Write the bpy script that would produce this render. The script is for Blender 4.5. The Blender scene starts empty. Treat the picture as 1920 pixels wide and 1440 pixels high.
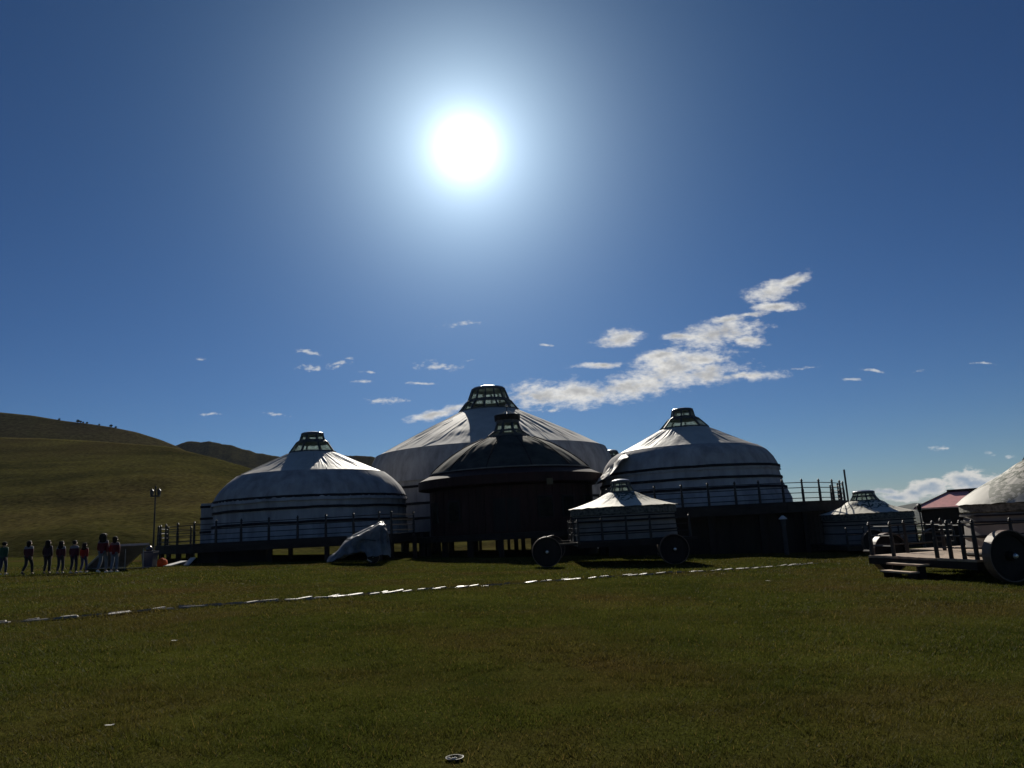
import bpy, math, random
import numpy as np
from mathutils import Vector, Matrix, noise as mnoise
R = math.radians
scene = bpy.context.scene
col = scene.collection

# ------------------------------------------------------------------ camera
CAM = Vector((0, 0, 1.55)); F_PX = 1390.0; PITCH = R(10.9); ROLL = R(3.0)
FW = Vector((0, math.cos(PITCH), math.sin(PITCH)))
_up = Vector((0, -math.sin(PITCH), math.cos(PITCH))); _rt = Vector((1, 0, 0))
RT = _rt * math.cos(ROLL) - _up * math.sin(ROLL)
UP = _up * math.cos(ROLL) + _rt * math.sin(ROLL)
cam_d = bpy.data.cameras.new('camera'); cam = bpy.data.objects.new('camera', cam_d); col.objects.link(cam)
cam_d.sensor_width = 36; cam_d.lens = F_PX / 1920 * 36; cam_d.clip_end = 40000; cam_d.clip_start = .1
m = Matrix((RT, UP, -FW)).transposed().to_4x4(); m.translation = CAM
cam.matrix_world = m; scene.camera = cam

def ray(px, py):
    return FW + RT * ((px - 960) / F_PX) + UP * ((720 - py) / F_PX)
def at(px, py, Y):
    d = ray(px, py); return CAM + d * (Y / d.y)
def proj(P):
    v = Vector(P) - CAM; d = v.dot(FW)
    return 960 + F_PX * v.dot(RT) / d, 720 - F_PX * v.dot(UP) / d
def zat(X, Y, py):
    z = 2.0
    for _ in range(4):
        z = at(proj((X, Y, z))[0], py, Y).z
    return z
def mpp(X, Y, z=4):
    return (Vector((X, Y, z)) - CAM).dot(FW) / F_PX

# ------------------------------------------------------------------ light, world, exposure
SUN = ray(872, 277).normalized()
SUN_EL = math.asin(SUN.z); SUN_AZ = math.atan2(SUN.x, SUN.y)
sd = bpy.data.lights.new('sun', 'SUN'); sd.energy = 5.0; sd.angle = R(.53); sd.color = (1, .935, .82)
so = bpy.data.objects.new('sun', sd); col.objects.link(so)
so.rotation_euler = (-SUN).to_track_quat('-Z', 'Y').to_euler(); so.location = (0, 0, 60)
vs = scene.view_settings; EXPO = .3; KX = 2 ** EXPO
vs.view_transform = 'Standard'; vs.look = 'None'; vs.exposure = EXPO; vs.gamma = 1; vs.use_curve_mapping = False
scene.render.engine = 'CYCLES'
cy = scene.cycles
cy.use_denoising = True
cy.caustics_reflective = False; cy.caustics_refractive = False
cy.max_bounces = 8; cy.diffuse_bounces = 3; cy.transparent_max_bounces = 12; cy.transmission_bounces = 8
cy.volume_bounces = 0
cy.sample_clamp_indirect = 6

world = bpy.data.worlds.new('World'); scene.world = world; world.use_nodes = True
def build_world():
    nt = world.node_tree; N = nt.nodes; L = nt.links; N.clear()
    out = N.new('ShaderNodeOutputWorld'); bg = N.new('ShaderNodeBackground')
    STR = .05; bg.inputs['Strength'].default_value = STR
    L.new(bg.outputs[0], out.inputs[0])
    sky = N.new('ShaderNodeTexSky'); sky.sky_type = 'NISHITA'; sky.sun_disc = False
    sky.sun_elevation = SUN_EL; sky.sun_rotation = SUN_AZ
    sky.altitude = 1300; sky.air_density = 1.0; sky.dust_density = .25; sky.ozone_density = 3.0
    tc = N.new('ShaderNodeTexCoord')
    nrm = N.new('ShaderNodeVectorMath'); nrm.operation = 'NORMALIZE'; L.new(tc.outputs['Generated'], nrm.inputs[0])
    def M(op, a, b=None, c=None, clamp=False):
        n = N.new('ShaderNodeMath'); n.operation = op; n.use_clamp = clamp
        for i, x in enumerate((a, b, c)):
            if x is None: continue
            if isinstance(x, (int, float)): n.inputs[i].default_value = x
            else: L.new(x, n.inputs[i])
        return n.outputs[0]
    def smooth(x, lo, hi):
        n = N.new('ShaderNodeMapRange'); n.interpolation_type = 'SMOOTHSTEP'; L.new(x, n.inputs[0])
        n.inputs[1].default_value = lo; n.inputs[2].default_value = hi; return n.outputs[0]
    def mixc(f, a, b, op='MIX'):
        n = N.new('ShaderNodeMix'); n.data_type = 'RGBA'; n.blend_type = op; n.clamp_result = False
        for k, x in ((0, f), (6, a), (7, b)):
            if isinstance(x, (int, float)): n.inputs[k].default_value = x
            elif isinstance(x, tuple): n.inputs[k].default_value = (*x, 1)
            else: L.new(x, n.inputs[k])
        return n.outputs[2]
    # the sky's own blue, slightly deeper as on this high steppe
    gm = N.new('ShaderNodeGamma'); L.new(sky.outputs[0], gm.inputs[0]); gm.inputs[1].default_value = 1.22
    hsv = N.new('ShaderNodeHueSaturation'); L.new(gm.outputs[0], hsv.inputs['Color'])
    hsv.inputs['Saturation'].default_value = 1.04; hsv.inputs['Value'].default_value = .32
    base = mixc(1.0, hsv.outputs[0], (.79, 1.0, 1.29), 'MULTIPLY')
    # sun disc and its aureole (forward scattering round the sun)
    dt = N.new('ShaderNodeVectorMath'); dt.operation = 'DOT_PRODUCT'
    L.new(nrm.outputs[0], dt.inputs[0]); dt.inputs[1].default_value = SUN
    th = M('MULTIPLY', M('ARCCOSINE', M('MINIMUM', dt.outputs['Value'], .9999999)), 57.2958)
    g1 = M('MULTIPLY', M('EXPONENT', M('MULTIPLY', th, -1 / .9)), 3.2)
    g2 = M('MULTIPLY', M('EXPONENT', M('MULTIPLY', th, -1 / 4.6)), 1.55)
    g3 = M('MULTIPLY', M('EXPONENT', M('MULTIPLY', th, -1 / 16.0)), .10)
    disc = M('MULTIPLY', M('LESS_THAN', th, .27), 40.0)
    gl = mixc(1.0, (0, 0, 0), (0, 0, 0))
    def scaled(fac, c):
        n = N.new('ShaderNodeVectorMath'); n.operation = 'SCALE'; n.inputs[0].default_value = c
        L.new(fac, n.inputs['Scale']); return n.outputs[0]
    acc = base
    for fac, c in ((g1, (1, .99, .98)), (g2, (.72, .90, 1.0)), (g3, (.22, .72, 1.0)), (disc, (1, .98, .93))):
        acc = mixc(1.0, acc, scaled(fac, tuple(x / STR / KX for x in c)), 'ADD')
    # clouds in direction space: (x/y, z/y) of the direction
    sep = N.new('ShaderNodeSeparateXYZ'); L.new(nrm.outputs[0], sep.inputs[0])
    yy = M('MAXIMUM', sep.outputs[1], .02)
    cmb = N.new('ShaderNodeCombineXYZ'); L.new(M('DIVIDE', sep.outputs[0], yy), cmb.inputs[0]); L.new(M('DIVIDE', sep.outputs[2], yy), cmb.inputs[1])
    uv = cmb.outputs[0]
    def noise(scale, detail, rough, stretch=(1, 1, 1), off=0.0):
        mp = N.new('ShaderNodeMapping'); L.new(uv, mp.inputs[0]); mp.inputs['Scale'].default_value = stretch
        mp.inputs['Location'].default_value = (off, off * .7, 0); mp.inputs['Rotation'].default_value = (0, 0, R(4))
        n = N.new('ShaderNodeTexNoise'); n.inputs['Scale'].default_value = scale; n.inputs['Detail'].default_value = detail
        n.inputs['Roughness'].default_value = rough; L.new(mp.outputs[0], n.inputs['Vector']); return n
    n1 = noise(26, 7, .62, (.62, 1.25, 1)); n2 = noise(60, 5, .6, (.7, 1.1, 1), 3.1); n3 = noise(17, 3, .5, (.8, 1.3, 1), 7.7)
    warp = N.new('ShaderNodeVectorMath'); warp.operation = 'MULTIPLY_ADD'
    sub = N.new('ShaderNodeVectorMath'); sub.operation = 'SUBTRACT'; L.new(n3.outputs['Color'], sub.inputs[0]); sub.inputs[1].default_value = (.5, .5, .5)
    L.new(sub.outputs[0], warp.inputs[0]); warp.inputs[1].default_value = (.035, .018, 0); L.new(uv, warp.inputs[2])
    def field(blobs):
        cur = None
        for (cx, cyy, rx, ry, ang) in blobs:
            d0 = ray(cx, cyy); d1 = ray(cx + 1, cyy); d0u = Vector((d0.x / d0.y, d0.z / d0.y)); d1u = Vector((d1.x / d1.y, d1.z / d1.y))
            s = (d1u - d0u).length; a0 = math.atan2(d1u.y - d0u.y, d1u.x - d0u.x)
            mp = N.new('ShaderNodeMapping'); mp.vector_type = 'TEXTURE'; L.new(warp.outputs[0], mp.inputs[0])
            mp.inputs['Location'].default_value = (d0u.x, d0u.y, 0); mp.inputs['Rotation'].default_value = (0, 0, a0 + R(-ang))
            mp.inputs['Scale'].default_value = (rx * s, ry * s, 1)
            ln = N.new('ShaderNodeVectorMath'); ln.operation = 'LENGTH'; L.new(mp.outputs[0], ln.inputs[0])
            cur = ln.outputs['Value'] if cur is None else M('SMOOTH_MIN', cur, ln.outputs['Value'], .35)
        return cur
    big = [(1005, 743, 66, 24, -3), (1095, 737, 84, 25, -4), (1180, 724, 76, 25, -5), (1262, 692, 72, 34, -6), (1335, 700, 70, 20, -5), (1400, 707, 58, 8, -3),
           (1245, 668, 40, 14, -5), (1318, 676, 62, 13, -6), (815, 780, 62, 9, -10), (858, 768, 26, 8, -10),
           (1345, 626, 78, 25, -5), (1405, 642, 34, 11, 5), (1275, 632, 48, 7, -4), (1365, 601, 42, 9, -8), (1448, 547, 55, 17, -16), (1486, 527, 34, 11, -26),
           (1455, 577, 44, 10, -6), (1405, 592, 40, 6, -6), (1158, 636, 44, 15, -14), (1130, 685, 48, 5, -6)]
    small = [(585, 687, 32, 7, 0), (640, 682, 26, 7, -10), (580, 659, 34, 5, 14), (655, 672, 14, 5, 0), (830, 686, 52, 9, 2), (725, 752, 42, 9, -4), (515, 776, 34, 4, 4),
             (1035, 770, 18, 5, 0), (690, 697, 14, 3, 0), (680, 714, 18, 3, 0), (790, 717, 28, 3, 2), (880, 675, 20, 3, -10), (1022, 647, 14, 3, 6),
             (1515, 691, 30, 3, -6), (1595, 712, 22, 3, 3), (1645, 695, 26, 3, 3), (1720, 698, 16, 3, 0), (1842, 685, 26, 2.5, 0), (1762, 843, 26, 5, 0), (1858, 851, 14, 6, 0), (1893, 862, 12, 5, 0),
             (390, 780, 18, 2.5, 0), (372, 673, 16, 3, 0), (870, 606, 44, 5, -8)]
    cum = [(1745, 918, 42, 20, 0), (1715, 924, 40, 12, 0), (1812, 902, 46, 25, 0), (1850, 912, 60, 22, 0), (1905, 900, 50, 14, 0), (1660, 921, 34, 8, 0), (1690, 932, 70, 9, 0), (1960, 890, 60, 30, 0), (2050, 905, 80, 25, 0)]
    n4 = noise(150, 4, .62, (.6, 1.2, 1), 1.7)
    nn = M('ADD', M('MULTIPLY', M('SUBTRACT', n1.outputs[0], .5), 2.3), M('MULTIPLY', M('SUBTRACT', n2.outputs[0], .5), 1.0))
    for blobs, lo, hi, edge, core, k in ((cum, -.05, .5, (.72, .70, .66), (.24, .32, .43), .92), (small, .0, 1.3, (.62, .64, .66), (.62, .64, .66), .8), (big, -.3, .85, (.80, .79, .76), (.44, .44, .44), .97)):
        d = field(blobs)
        dens = M('ADD', M('SUBTRACT', 1.0, d), nn)
        dens = M('ADD', dens, M('MULTIPLY', M('SUBTRACT', n4.outputs[0], .5), 3.2 if blobs is small else 1.2))
        alpha = M('MULTIPLY', smooth(dens, lo, hi), k)
        coref = smooth(M('ADD', M('MULTIPLY', M('SUBTRACT', 1.0, d), 1.1), M('MULTIPLY', M('SUBTRACT', n2.outputs[0], .42), 2.6)), .35, 1.5)
        ccol = mixc(coref, tuple(x / STR / KX for x in edge), tuple(x / STR / KX for x in core))  # backlit bright rims and greyer cores painted into the cloud colour
        acc = mixc(alpha, acc, ccol)
    L.new(acc, bg.inputs['Color'])
build_world()

# ------------------------------------------------------------------ helpers
def tag(o, label=None, cat=None, group=None, kind=None):
    if label: o['label'] = label
    if cat: o['category'] = cat
    if group: o['group'] = group
    if kind: o['kind'] = kind
    return o
def empty(name, loc, rz=0):
    o = bpy.data.objects.new(name, None); o.empty_display_size = .3
    o.location = loc; o.rotation_euler = (0, 0, rz); col.objects.link(o); return o
def link(name, me, parent=None, mat=None):
    if mat is not None and not me.materials: me.materials.append(mat)
    o = bpy.data.objects.new(name, me); col.objects.link(o)
    if parent is not None: o.parent = parent
    return o
class MB:
    def __init__(s): s.v = []; s.f = []
    def box(s, c, size, rz=0, M3=None):
        b = len(s.v); hx, hy, hz = (x / 2 for x in size); c = Vector(c)
        rot = M3 if M3 is not None else Matrix.Rotation(rz, 3, 'Z')
        for x, y, z in ((-1, -1, -1), (1, -1, -1), (1, 1, -1), (-1, 1, -1), (-1, -1, 1), (1, -1, 1), (1, 1, 1), (-1, 1, 1)):
            s.v.append(c + rot @ Vector((x * hx, y * hy, z * hz)))
        for q in ((0, 3, 2, 1), (4, 5, 6, 7), (0, 1, 5, 4), (1, 2, 6, 5), (2, 3, 7, 6), (3, 0, 4, 7)): s.f.append(tuple(b + i for i in q))
        return s
    def beam(s, p0, p1, w, h, up=(0, 0, 1)):
        p0, p1 = Vector(p0), Vector(p1); d = (p1 - p0); ln = d.length; d.normalize()
        u = Vector(up); side = d.cross(u)
        if side.length < 1e-4: side = d.cross(Vector((1, 0, 0)))
        side.normalize(); u = side.cross(d)
        M3 = Matrix((d, side, u)).transposed()
        return s.box((p0 + p1) / 2, (ln, w, h), M3=M3)
    def tube(s, pts, r, n=8):
        pts = [Vector(p) for p in pts]; rr = r if isinstance(r, (list, tuple)) else [r] * len(pts)
        b = len(s.v)
        for i, p in enumerate(pts):
            t = (pts[min(i + 1, len(pts) - 1)] - pts[max(i - 1, 0)]).normalized()
            a = t.cross(Vector((0, 0, 1)))
            if a.length < .05: a = t.cross(Vector((1, 0, 0)))
            a.normalize(); c = t.cross(a)
            for k in range(n):
                w = 2 * math.pi * k / n; s.v.append(p + (a * math.cos(w) + c * math.sin(w)) * rr[i])
        for i in range(len(pts) - 1):
            for k in range(n):
                k2 = (k + 1) % n; s.f.append((b + i * n + k, b + i * n + k2, b + (i + 1) * n + k2, b + (i + 1) * n + k))
        s.f.append(tuple(b + k for k in range(n))[::-1]); s.f.append(tuple(b + (len(pts) - 1) * n + k for k in range(n)))
        return s
    def lathe(s, prof, n=24, c=(0, 0, 0), cap=True, a0=0.0, fn=None):
        b = len(s.v); c = Vector(c)
        for i, (r, z) in enumerate(prof):
            for k in range(n):
                a = a0 + 2 * math.pi * k / n; rr, zz = (r, z) if fn is None else fn(r, z, a, i)
                s.v.append(c + Vector((rr * math.sin(a), rr * math.cos(a), zz)))
        for i in range(len(prof) - 1):
            for k in range(n):
                k2 = (k + 1) % n; s.f.append((b + i * n + k, b + (i + 1) * n + k, b + (i + 1) * n + k2, b + i * n + k2))
        if cap:
            s.f.append(tuple(b + k for k in range(n))); s.f.append(tuple(b + (len(prof) - 1) * n + k for k in range(n))[::-1])
        return s
    def ring(s, pts, closed, w, h):
        return s
    def mesh(s, name, mat=None, smooth=False):
        me = bpy.data.meshes.new(name); me.from_pydata([tuple(v) for v in s.v], [], s.f); me.update()
        if smooth: me.polygons.foreach_set('use_smooth', [True] * len(me.polygons))
        if mat is not None: me.materials.append(mat)
        return me
    def build(s, name, mat, parent=None, smooth=False):
        return link(name, s.mesh(name, mat, smooth), parent)

def fbm(x, y, z=0.0, o=4):
    return mnoise.fractal(Vector((x, y, z)), .9, 2.1, o)

# ------------------------------------------------------------------ materials
def mat(name, c, rough=.8, spec=.5, var=.25, vscale=2.0, c2=None, bump=0.0, bscale=20.0, metal=0.0, trans=0.0, stretch=(1, 1, 1), detail=5, coat=0.0):
    m = bpy.data.materials.new(name); m.use_nodes = True; nt = m.node_tree; N = nt.nodes; L = nt.links
    p = N['Principled BSDF']; p.inputs['Roughness'].default_value = rough; p.inputs['Metallic'].default_value = metal
    p.inputs['Specular IOR Level'].default_value = spec; p.inputs['Coat Weight'].default_value = coat
    tc = N.new('ShaderNodeTexCoord'); mp = N.new('ShaderNodeMapping'); mp.inputs['Scale'].default_value = stretch
    L.new(tc.outputs['Object'], mp.inputs[0])
    nz = N.new('ShaderNodeTexNoise'); nz.inputs['Scale'].default_value = vscale; nz.inputs['Detail'].default_value = detail; nz.inputs['Roughness'].default_value = .6
    L.new(mp.outputs[0], nz.inputs['Vector'])
    rp = N.new('ShaderNodeValToRGB'); L.new(nz.outputs[0], rp.inputs[0])
    lo = tuple(x * (1 - var) for x in c); hi = c2 if c2 else tuple(min(1, x * (1 + var)) for x in c)
    rp.color_ramp.elements[0].position = .3; rp.color_ramp.elements[0].color = (*lo, 1)
    rp.color_ramp.elements[1].position = .7; rp.color_ramp.elements[1].color = (*hi, 1)
    L.new(rp.outputs[0], p.inputs['Base Color'])
    if bump:
        nb = N.new('ShaderNodeTexNoise'); nb.inputs['Scale'].default_value = bscale; nb.inputs['Detail'].default_value = 4
        L.new(mp.outputs[0], nb.inputs['Vector'])
        b = N.new('ShaderNodeBump'); b.inputs['Strength'].default_value = bump; b.inputs['Distance'].default_value = .02
        L.new(nb.outputs[0], b.inputs['Height']); L.new(b.outputs[0], p.inputs['Normal'])
    if trans:
        t = N.new('ShaderNodeBsdfTranslucent'); L.new(rp.outputs[0], t.inputs[0]); mx = N.new('ShaderNodeMixShader'); mx.inputs[0].default_value = trans
        out = N['Material Output']; L.new(p.outputs[0], mx.inputs[1]); L.new(t.outputs[0], mx.inputs[2]); L.new(mx.outputs[0], out.inputs[0])
    m['rp'] = 1
    return m
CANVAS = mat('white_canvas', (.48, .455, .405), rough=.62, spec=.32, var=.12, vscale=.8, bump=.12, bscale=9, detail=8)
CANVAS_SHADED = mat('wall_canvas', (.34, .335, .335), rough=.9, spec=.08, var=.30, vscale=.9, bump=.25, bscale=5, detail=10, stretch=(1.6, 1.6, .45))  # white canvas darkened, so the walls' shade lies in its colour
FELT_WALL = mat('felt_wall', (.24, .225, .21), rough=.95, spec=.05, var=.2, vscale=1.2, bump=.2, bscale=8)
BAND = mat('dark_band', (.02, .02, .024), rough=.9, spec=.1)
ROPE = mat('rope', (.5, .48, .44), rough=.8)
FRAME = mat('lantern_frame', (.055, .06, .065), rough=.55, var=.2, vscale=5)
CAPM = mat('lantern_cap', (.45, .47, .48), rough=.3, metal=.6, var=.1)
WOOD_D = mat('dark_wood', (.022, .017, .015), rough=.75, spec=.2, var=.35, vscale=3, stretch=(1, 1, .2), bump=.2)
WOOD_R = mat('red_brown_wood', (.034, .013, .011), rough=.7, spec=.2, var=.4, vscale=3, stretch=(1, 1, .15), bump=.2)
WOOD_W = mat('weathered_wood', (.034, .029, .026), rough=.8, spec=.12, var=.35, vscale=4, stretch=(.3, 1, 1), bump=.3)
WOOD_T = mat('tan_deck_wood', (.36, .26, .18), rough=.7, var=.25, vscale=3, stretch=(.25, 2, 1), bump=.25)
IRON = mat('dark_iron', (.03, .03, .032), rough=.45, metal=.3)
STEEL = mat('grey_steel_rail', (.028, .025, .024), rough=.5, spec=.3, var=.2)
DARKROOF = mat('dark_felt_roof', (.058, .060, .054), rough=.85, spec=.08, var=.4, vscale=1.2, bump=.2, bscale=8)
TRIM = mat('pale_trim', (.5, .48, .44), rough=.5)
WHEELM = mat('wheel_wood', (.02, .016, .014), rough=.8, spec=.1, var=.35, vscale=4, bump=.2)
TYRE = mat('wheel_tread', (.16, .105, .075), rough=.5, spec=.3, var=.25, vscale=6)
HUBM = mat('hub_metal', (.6, .58, .55), rough=.25, metal=.7)

def glass_mat():
    m = bpy.data.materials.new('dusty_glass'); m.use_nodes = True; N = m.node_tree.nodes; L = m.node_tree.links
    p = N['Principled BSDF']; p.inputs['Transmission Weight'].default_value = 1; p.inputs['Roughness'].default_value = .12
    p.inputs['IOR'].default_value = 1.12; p.inputs['Base Color'].default_value = (.86, .95, .93, 1)
    t = N.new('ShaderNodeBsdfTranslucent'); t.inputs[0].default_value = (.62, .70, .68, 1)
    nz = N.new('ShaderNodeTexNoise'); nz.inputs['Scale'].default_value = 3; tc = N.new('ShaderNodeTexCoord'); L.new(tc.outputs['Object'], nz.inputs['Vector'])
    mr = N.new('ShaderNodeMapRange'); mr.inputs[3].default_value = .3; mr.inputs[4].default_value = .7; L.new(nz.outputs[0], mr.inputs[0])
    mx = N.new('ShaderNodeMixShader'); L.new(mr.outputs[0], mx.inputs[0]); L.new(p.outputs[0], mx.inputs[1]); L.new(t.outputs[0], mx.inputs[2])
    L.new(mx.outputs[0], N['Material Output'].inputs[0]); return m
GLASS = glass_mat()

def grass_like(name, greens, brown, scale, trans=0.0, bump=0.0, attr=False, fine=60.0, gain=1.0):
    m = bpy.data.materials.new(name); m.use_nodes = True; nt = m.node_tree; N = nt.nodes; L = nt.links
    p = N['Principled BSDF']; p.inputs['Roughness'].default_value = .7; p.inputs['Specular IOR Level'].default_value = .05 if attr else .0
    g = N.new('ShaderNodeNewGeometry')
    def nz(s, d=4, st=None):
        n = N.new('ShaderNodeTexNoise'); n.inputs['Scale'].default_value = s; n.inputs['Detail'].default_value = d; n.inputs['Roughness'].default_value = .65
        mp = N.new('ShaderNodeMapping'); mp.inputs['Scale'].default_value = st or (1, 1, 1); L.new(g.outputs['Position'], mp.inputs[0]); L.new(mp.outputs[0], n.inputs['Vector']); return n.outputs[0]
    def ramp(x, a, b, lo=.35, hi=.65):
        r = N.new('ShaderNodeValToRGB'); L.new(x, r.inputs[0]); e = r.color_ramp.elements
        e[0].position = lo; e[0].color = (*a, 1); e[1].position = hi; e[1].color = (*b, 1); return r.outputs[0]
    def mix(f, a, b, op='MIX'):
        n = N.new('ShaderNodeMix'); n.data_type = 'RGBA'; n.blend_type = op
        for k, x in ((0, f), (6, a), (7, b)):
            if isinstance(x, (int, float)): n.inputs[k].default_value = x
            elif isinstance(x, tuple): n.inputs[k].default_value = (*x, 1)
            else: L.new(x, n.inputs[k])
        return n.outputs[2]
    base = ramp(nz(scale * 1.0), greens[0], greens[1])
    if name == 'hill_grass':
        base = mix(1.0, base, ramp(nz(.05, 6, (.35, 1.0, 2.2)), (.55, .56, .6), (1.12, 1.1, 1.05), .36, .56), 'MULTIPLY')
    patch = ramp(nz(scale * .45, 5), (0, 0, 0), (1, 1, 1), .46, .68)
    c = mix(patch, base, brown)
    f = ramp(nz(fine, 3), (.55, .55, .55), (1.45, 1.45, 1.45))
    c = mix(1.0, c, f, 'MULTIPLY')
    if attr:
        a = N.new('ShaderNodeAttribute'); a.attribute_name = 'rnd'
        c = mix(1.0, c, ramp(a.outputs['Fac'], (.6, .6, .55), (1.5, 1.45, 1.5), 0, 1), 'MULTIPLY')
        dead = ramp(a.outputs['Fac'], (0, 0, 0), (1, 1, 1), .93, .97)
        c = mix(dead, c, tuple(x * 2.2 for x in brown))
    L.new(c, p.inputs['Base Color'])
    if bump:
        b = N.new('ShaderNodeBump'); b.inputs['Strength'].default_value = bump; b.inputs['Distance'].default_value = .05
        L.new(nz(fine * .6, 4), b.inputs['Height']); L.new(b.outputs[0], p.inputs['Normal'])
    if trans:
        t = N.new('ShaderNodeBsdfTranslucent'); L.new(c, t.inputs[0]); mx = N.new('ShaderNodeMixShader'); mx.inputs[0].default_value = trans
        L.new(p.outputs[0], mx.inputs[1]); L.new(t.outputs[0], mx.inputs[2]); L.new(mx.outputs[0], N['Material Output'].inputs[0])
    return m
GREENS = ((.030, .036, .007), (.056, .060, .011)); BROWN = (.060, .042, .014)
GROUND = grass_like('lawn_ground', ((.026, .030, .007), (.046, .049, .010)), (.05, .036, .014), .35, bump=.25, fine=35)
BLADE = grass_like('grass_blades', ((.045, .056, .009), (.075, .082, .014)), (.085, .062, .018), .35, trans=.35, attr=True)
HILL = grass_like('hill_grass', ((.040, .039, .012), (.060, .055, .017)), (.056, .042, .018), .018, bump=.5, fine=1.1)
ROCKHILL = grass_like('rocky_hill_grass', ((.032, .029, .011), (.052, .046, .018)), (.043, .034, .017), .02, bump=.6, fine=.5)
FARHILL = grass_like('far_hill_grass', ((.05, .05, .03), (.08, .075, .04)), (.08, .065, .04), .002, fine=.02)

# ------------------------------------------------------------------ terrain
def gz(x, y):
    xs = x if x < 0 else 70 * math.tanh(x / 70)
    z = -.035 * xs - .0076 * min(y, 90)
    far = max(0.0, y - 70)
    z -= min(45.0, .028 * far)
    if x > 60: z -= min(25, (x - 60) * .02)
    if 0 < y < 95 and abs(x) < 60: z += .05 * fbm(x * .12, y * .12)
    return z
def build_ground():
    ys = np.concatenate([np.linspace(-30, 4, 8), np.linspace(5, 90, 120), np.geomspace(92, 9000, 50)])
    ss = np.concatenate([-np.geomspace(9000, 45, 22), np.linspace(-44, 44, 120), np.geomspace(45, 9000, 22)])
    V = []; F = []
    for y in ys:
        for x in ss:
            b = 0.0
            if 0 < y < 95 and abs(x) < 60:
                b = .008 * fbm(x * .9, y * .9, 3)
                # a low bank of rough grass beside the middle cart
                b += .22 * math.exp(-((x - 11.2) / 2.6) ** 2 - ((y - 35.5) / 1.6) ** 2)
            V.append((x, y, gz(x, y) + b))
    n = len(ss)
    for j in range(len(ys) - 1):
        for i in range(n - 1):
            a = j * n + i; F.append((a, a + 1, a + 1 + n, a + n))
    me = bpy.data.meshes.new('ground'); me.from_pydata(V, [], F); me.update(); me.materials.append(GROUND)
    me.polygons.foreach_set('use_smooth', [True] * len(me.polygons))
    o = link('ground', me); tag(o, 'wide mown steppe lawn in front of the gers', 'lawn', kind='structure')
build_ground()
def ghit(px, py):
    d = ray(px, py); lo, hi = 1.0, 400.0
    for _ in range(50):
        mid = (lo + hi) / 2; P = CAM + d * mid
        if P.z > gz(P.x, P.y): lo = mid
        else: hi = mid
    return CAM + d * lo

def hill(name, label, sky_pts, Yc, Y0, mat_, ease=1.3, rough=.6, back=1.6, nseg=150, nrow=60, nscale=.02, zbase=-3, crag=0.0):
    pxs = np.linspace(sky_pts[0][0], sky_pts[-1][0], nseg)
    xs = [p[0] for p in sky_pts]; yv = [p[1] for p in sky_pts]
    V = []; F = []
    for j in range(nrow + 12):
        for i, px in enumerate(pxs):
            py = np.interp(px, xs, yv); yc = np.interp(px, [xs[0], xs[-1]], Yc) if isinstance(Yc, tuple) else Yc
            c = at(px, py, yc); c.z += crag * abs(fbm(c.x * .03, 5, o=5))
            u = c.x / c.y
            if j <= nrow:
                t = j / nrow; Y = Y0 + (yc - Y0) * t; zb = gz(u * Y, Y) + zbase * (1 - t)
                zb0 = gz(u * Y0, Y0) + zbase
                z = zb0 + (c.z - zb0) * t ** ease
                x = u * Y
                z += rough * fbm(x * nscale, Y * nscale, 1.3, 5) * min(1, t * 6) * (1 - t) ** .5
            else:
                t = (j - nrow) / 12; Y = yc * (1 + (back - 1) * t); x = u * Y
                z = c.z * (1 - t) ** 1.4 - 20 * t * t
            V.append((x, Y, z))
    n = nseg
    for j in range(nrow + 11):
        for i in range(n - 1):
            a = j * n + i; F.append((a, a + 1, a + 1 + n, a + n))
    me = bpy.data.meshes.new(name); me.from_pydata(V, [], F); me.update(); me.materials.append(mat_)
    me.polygons.foreach_set('use_smooth', [True] * len(me.polygons))
    return tag(link(name, me), label, 'hill', kind='structure')
hill('grassy_hill', 'broad olive green grassy hill rising behind the walking group', [(-500, 830), (-200, 822), (0, 820), (80, 822), (160, 826), (260, 833), (320, 838), (400, 858), (470, 878), (520, 893), (580, 915), (660, 945), (760, 972), (860, 984), (940, 982), (1040, 980), (1120, 982), (1200, 990)],
     (330, 130), 62, HILL, ease=1.3, rough=2.2, nscale=.025)
hill('shaded_hill', 'dark shaded hill crest above the olive grassy hill', [(-500, 760), (-200, 768), (0, 773), (60, 779), (120, 789), (170, 795), (210, 801), (255, 810), (300, 824), (330, 836), (370, 856), (420, 885), (500, 930)],
     420, 262, ROCKHILL, ease=1.0, rough=1.0, zbase=4)
hill('rocky_hill', 'dark craggy ridge between grassy hill and left white ger', [(300, 850), (330, 836), (350, 831), (372, 829), (400, 833), (430, 834), (455, 843), (485, 851), (520, 856), (560, 862), (600, 859), (640, 855), (680, 855), (720, 863), (780, 885), (860, 930)],
     700, 515, ROCKHILL, ease=1.0, rough=5, nscale=.02, crag=3.0)
hill('far_hills', 'low blue grey hills on the horizon beyond the red roof', [(1150, 985), (1350, 972), (1500, 965), (1600, 962), (1650, 956), (1690, 948), (1715, 943), (1740, 944), (1765, 942), (1800, 940), (1850, 935), (1920, 934), (2050, 925), (2300, 915)],
     5200, 3300, FARHILL, ease=1.0, rough=25, nscale=.0012, zbase=-10, back=1.25)

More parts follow.
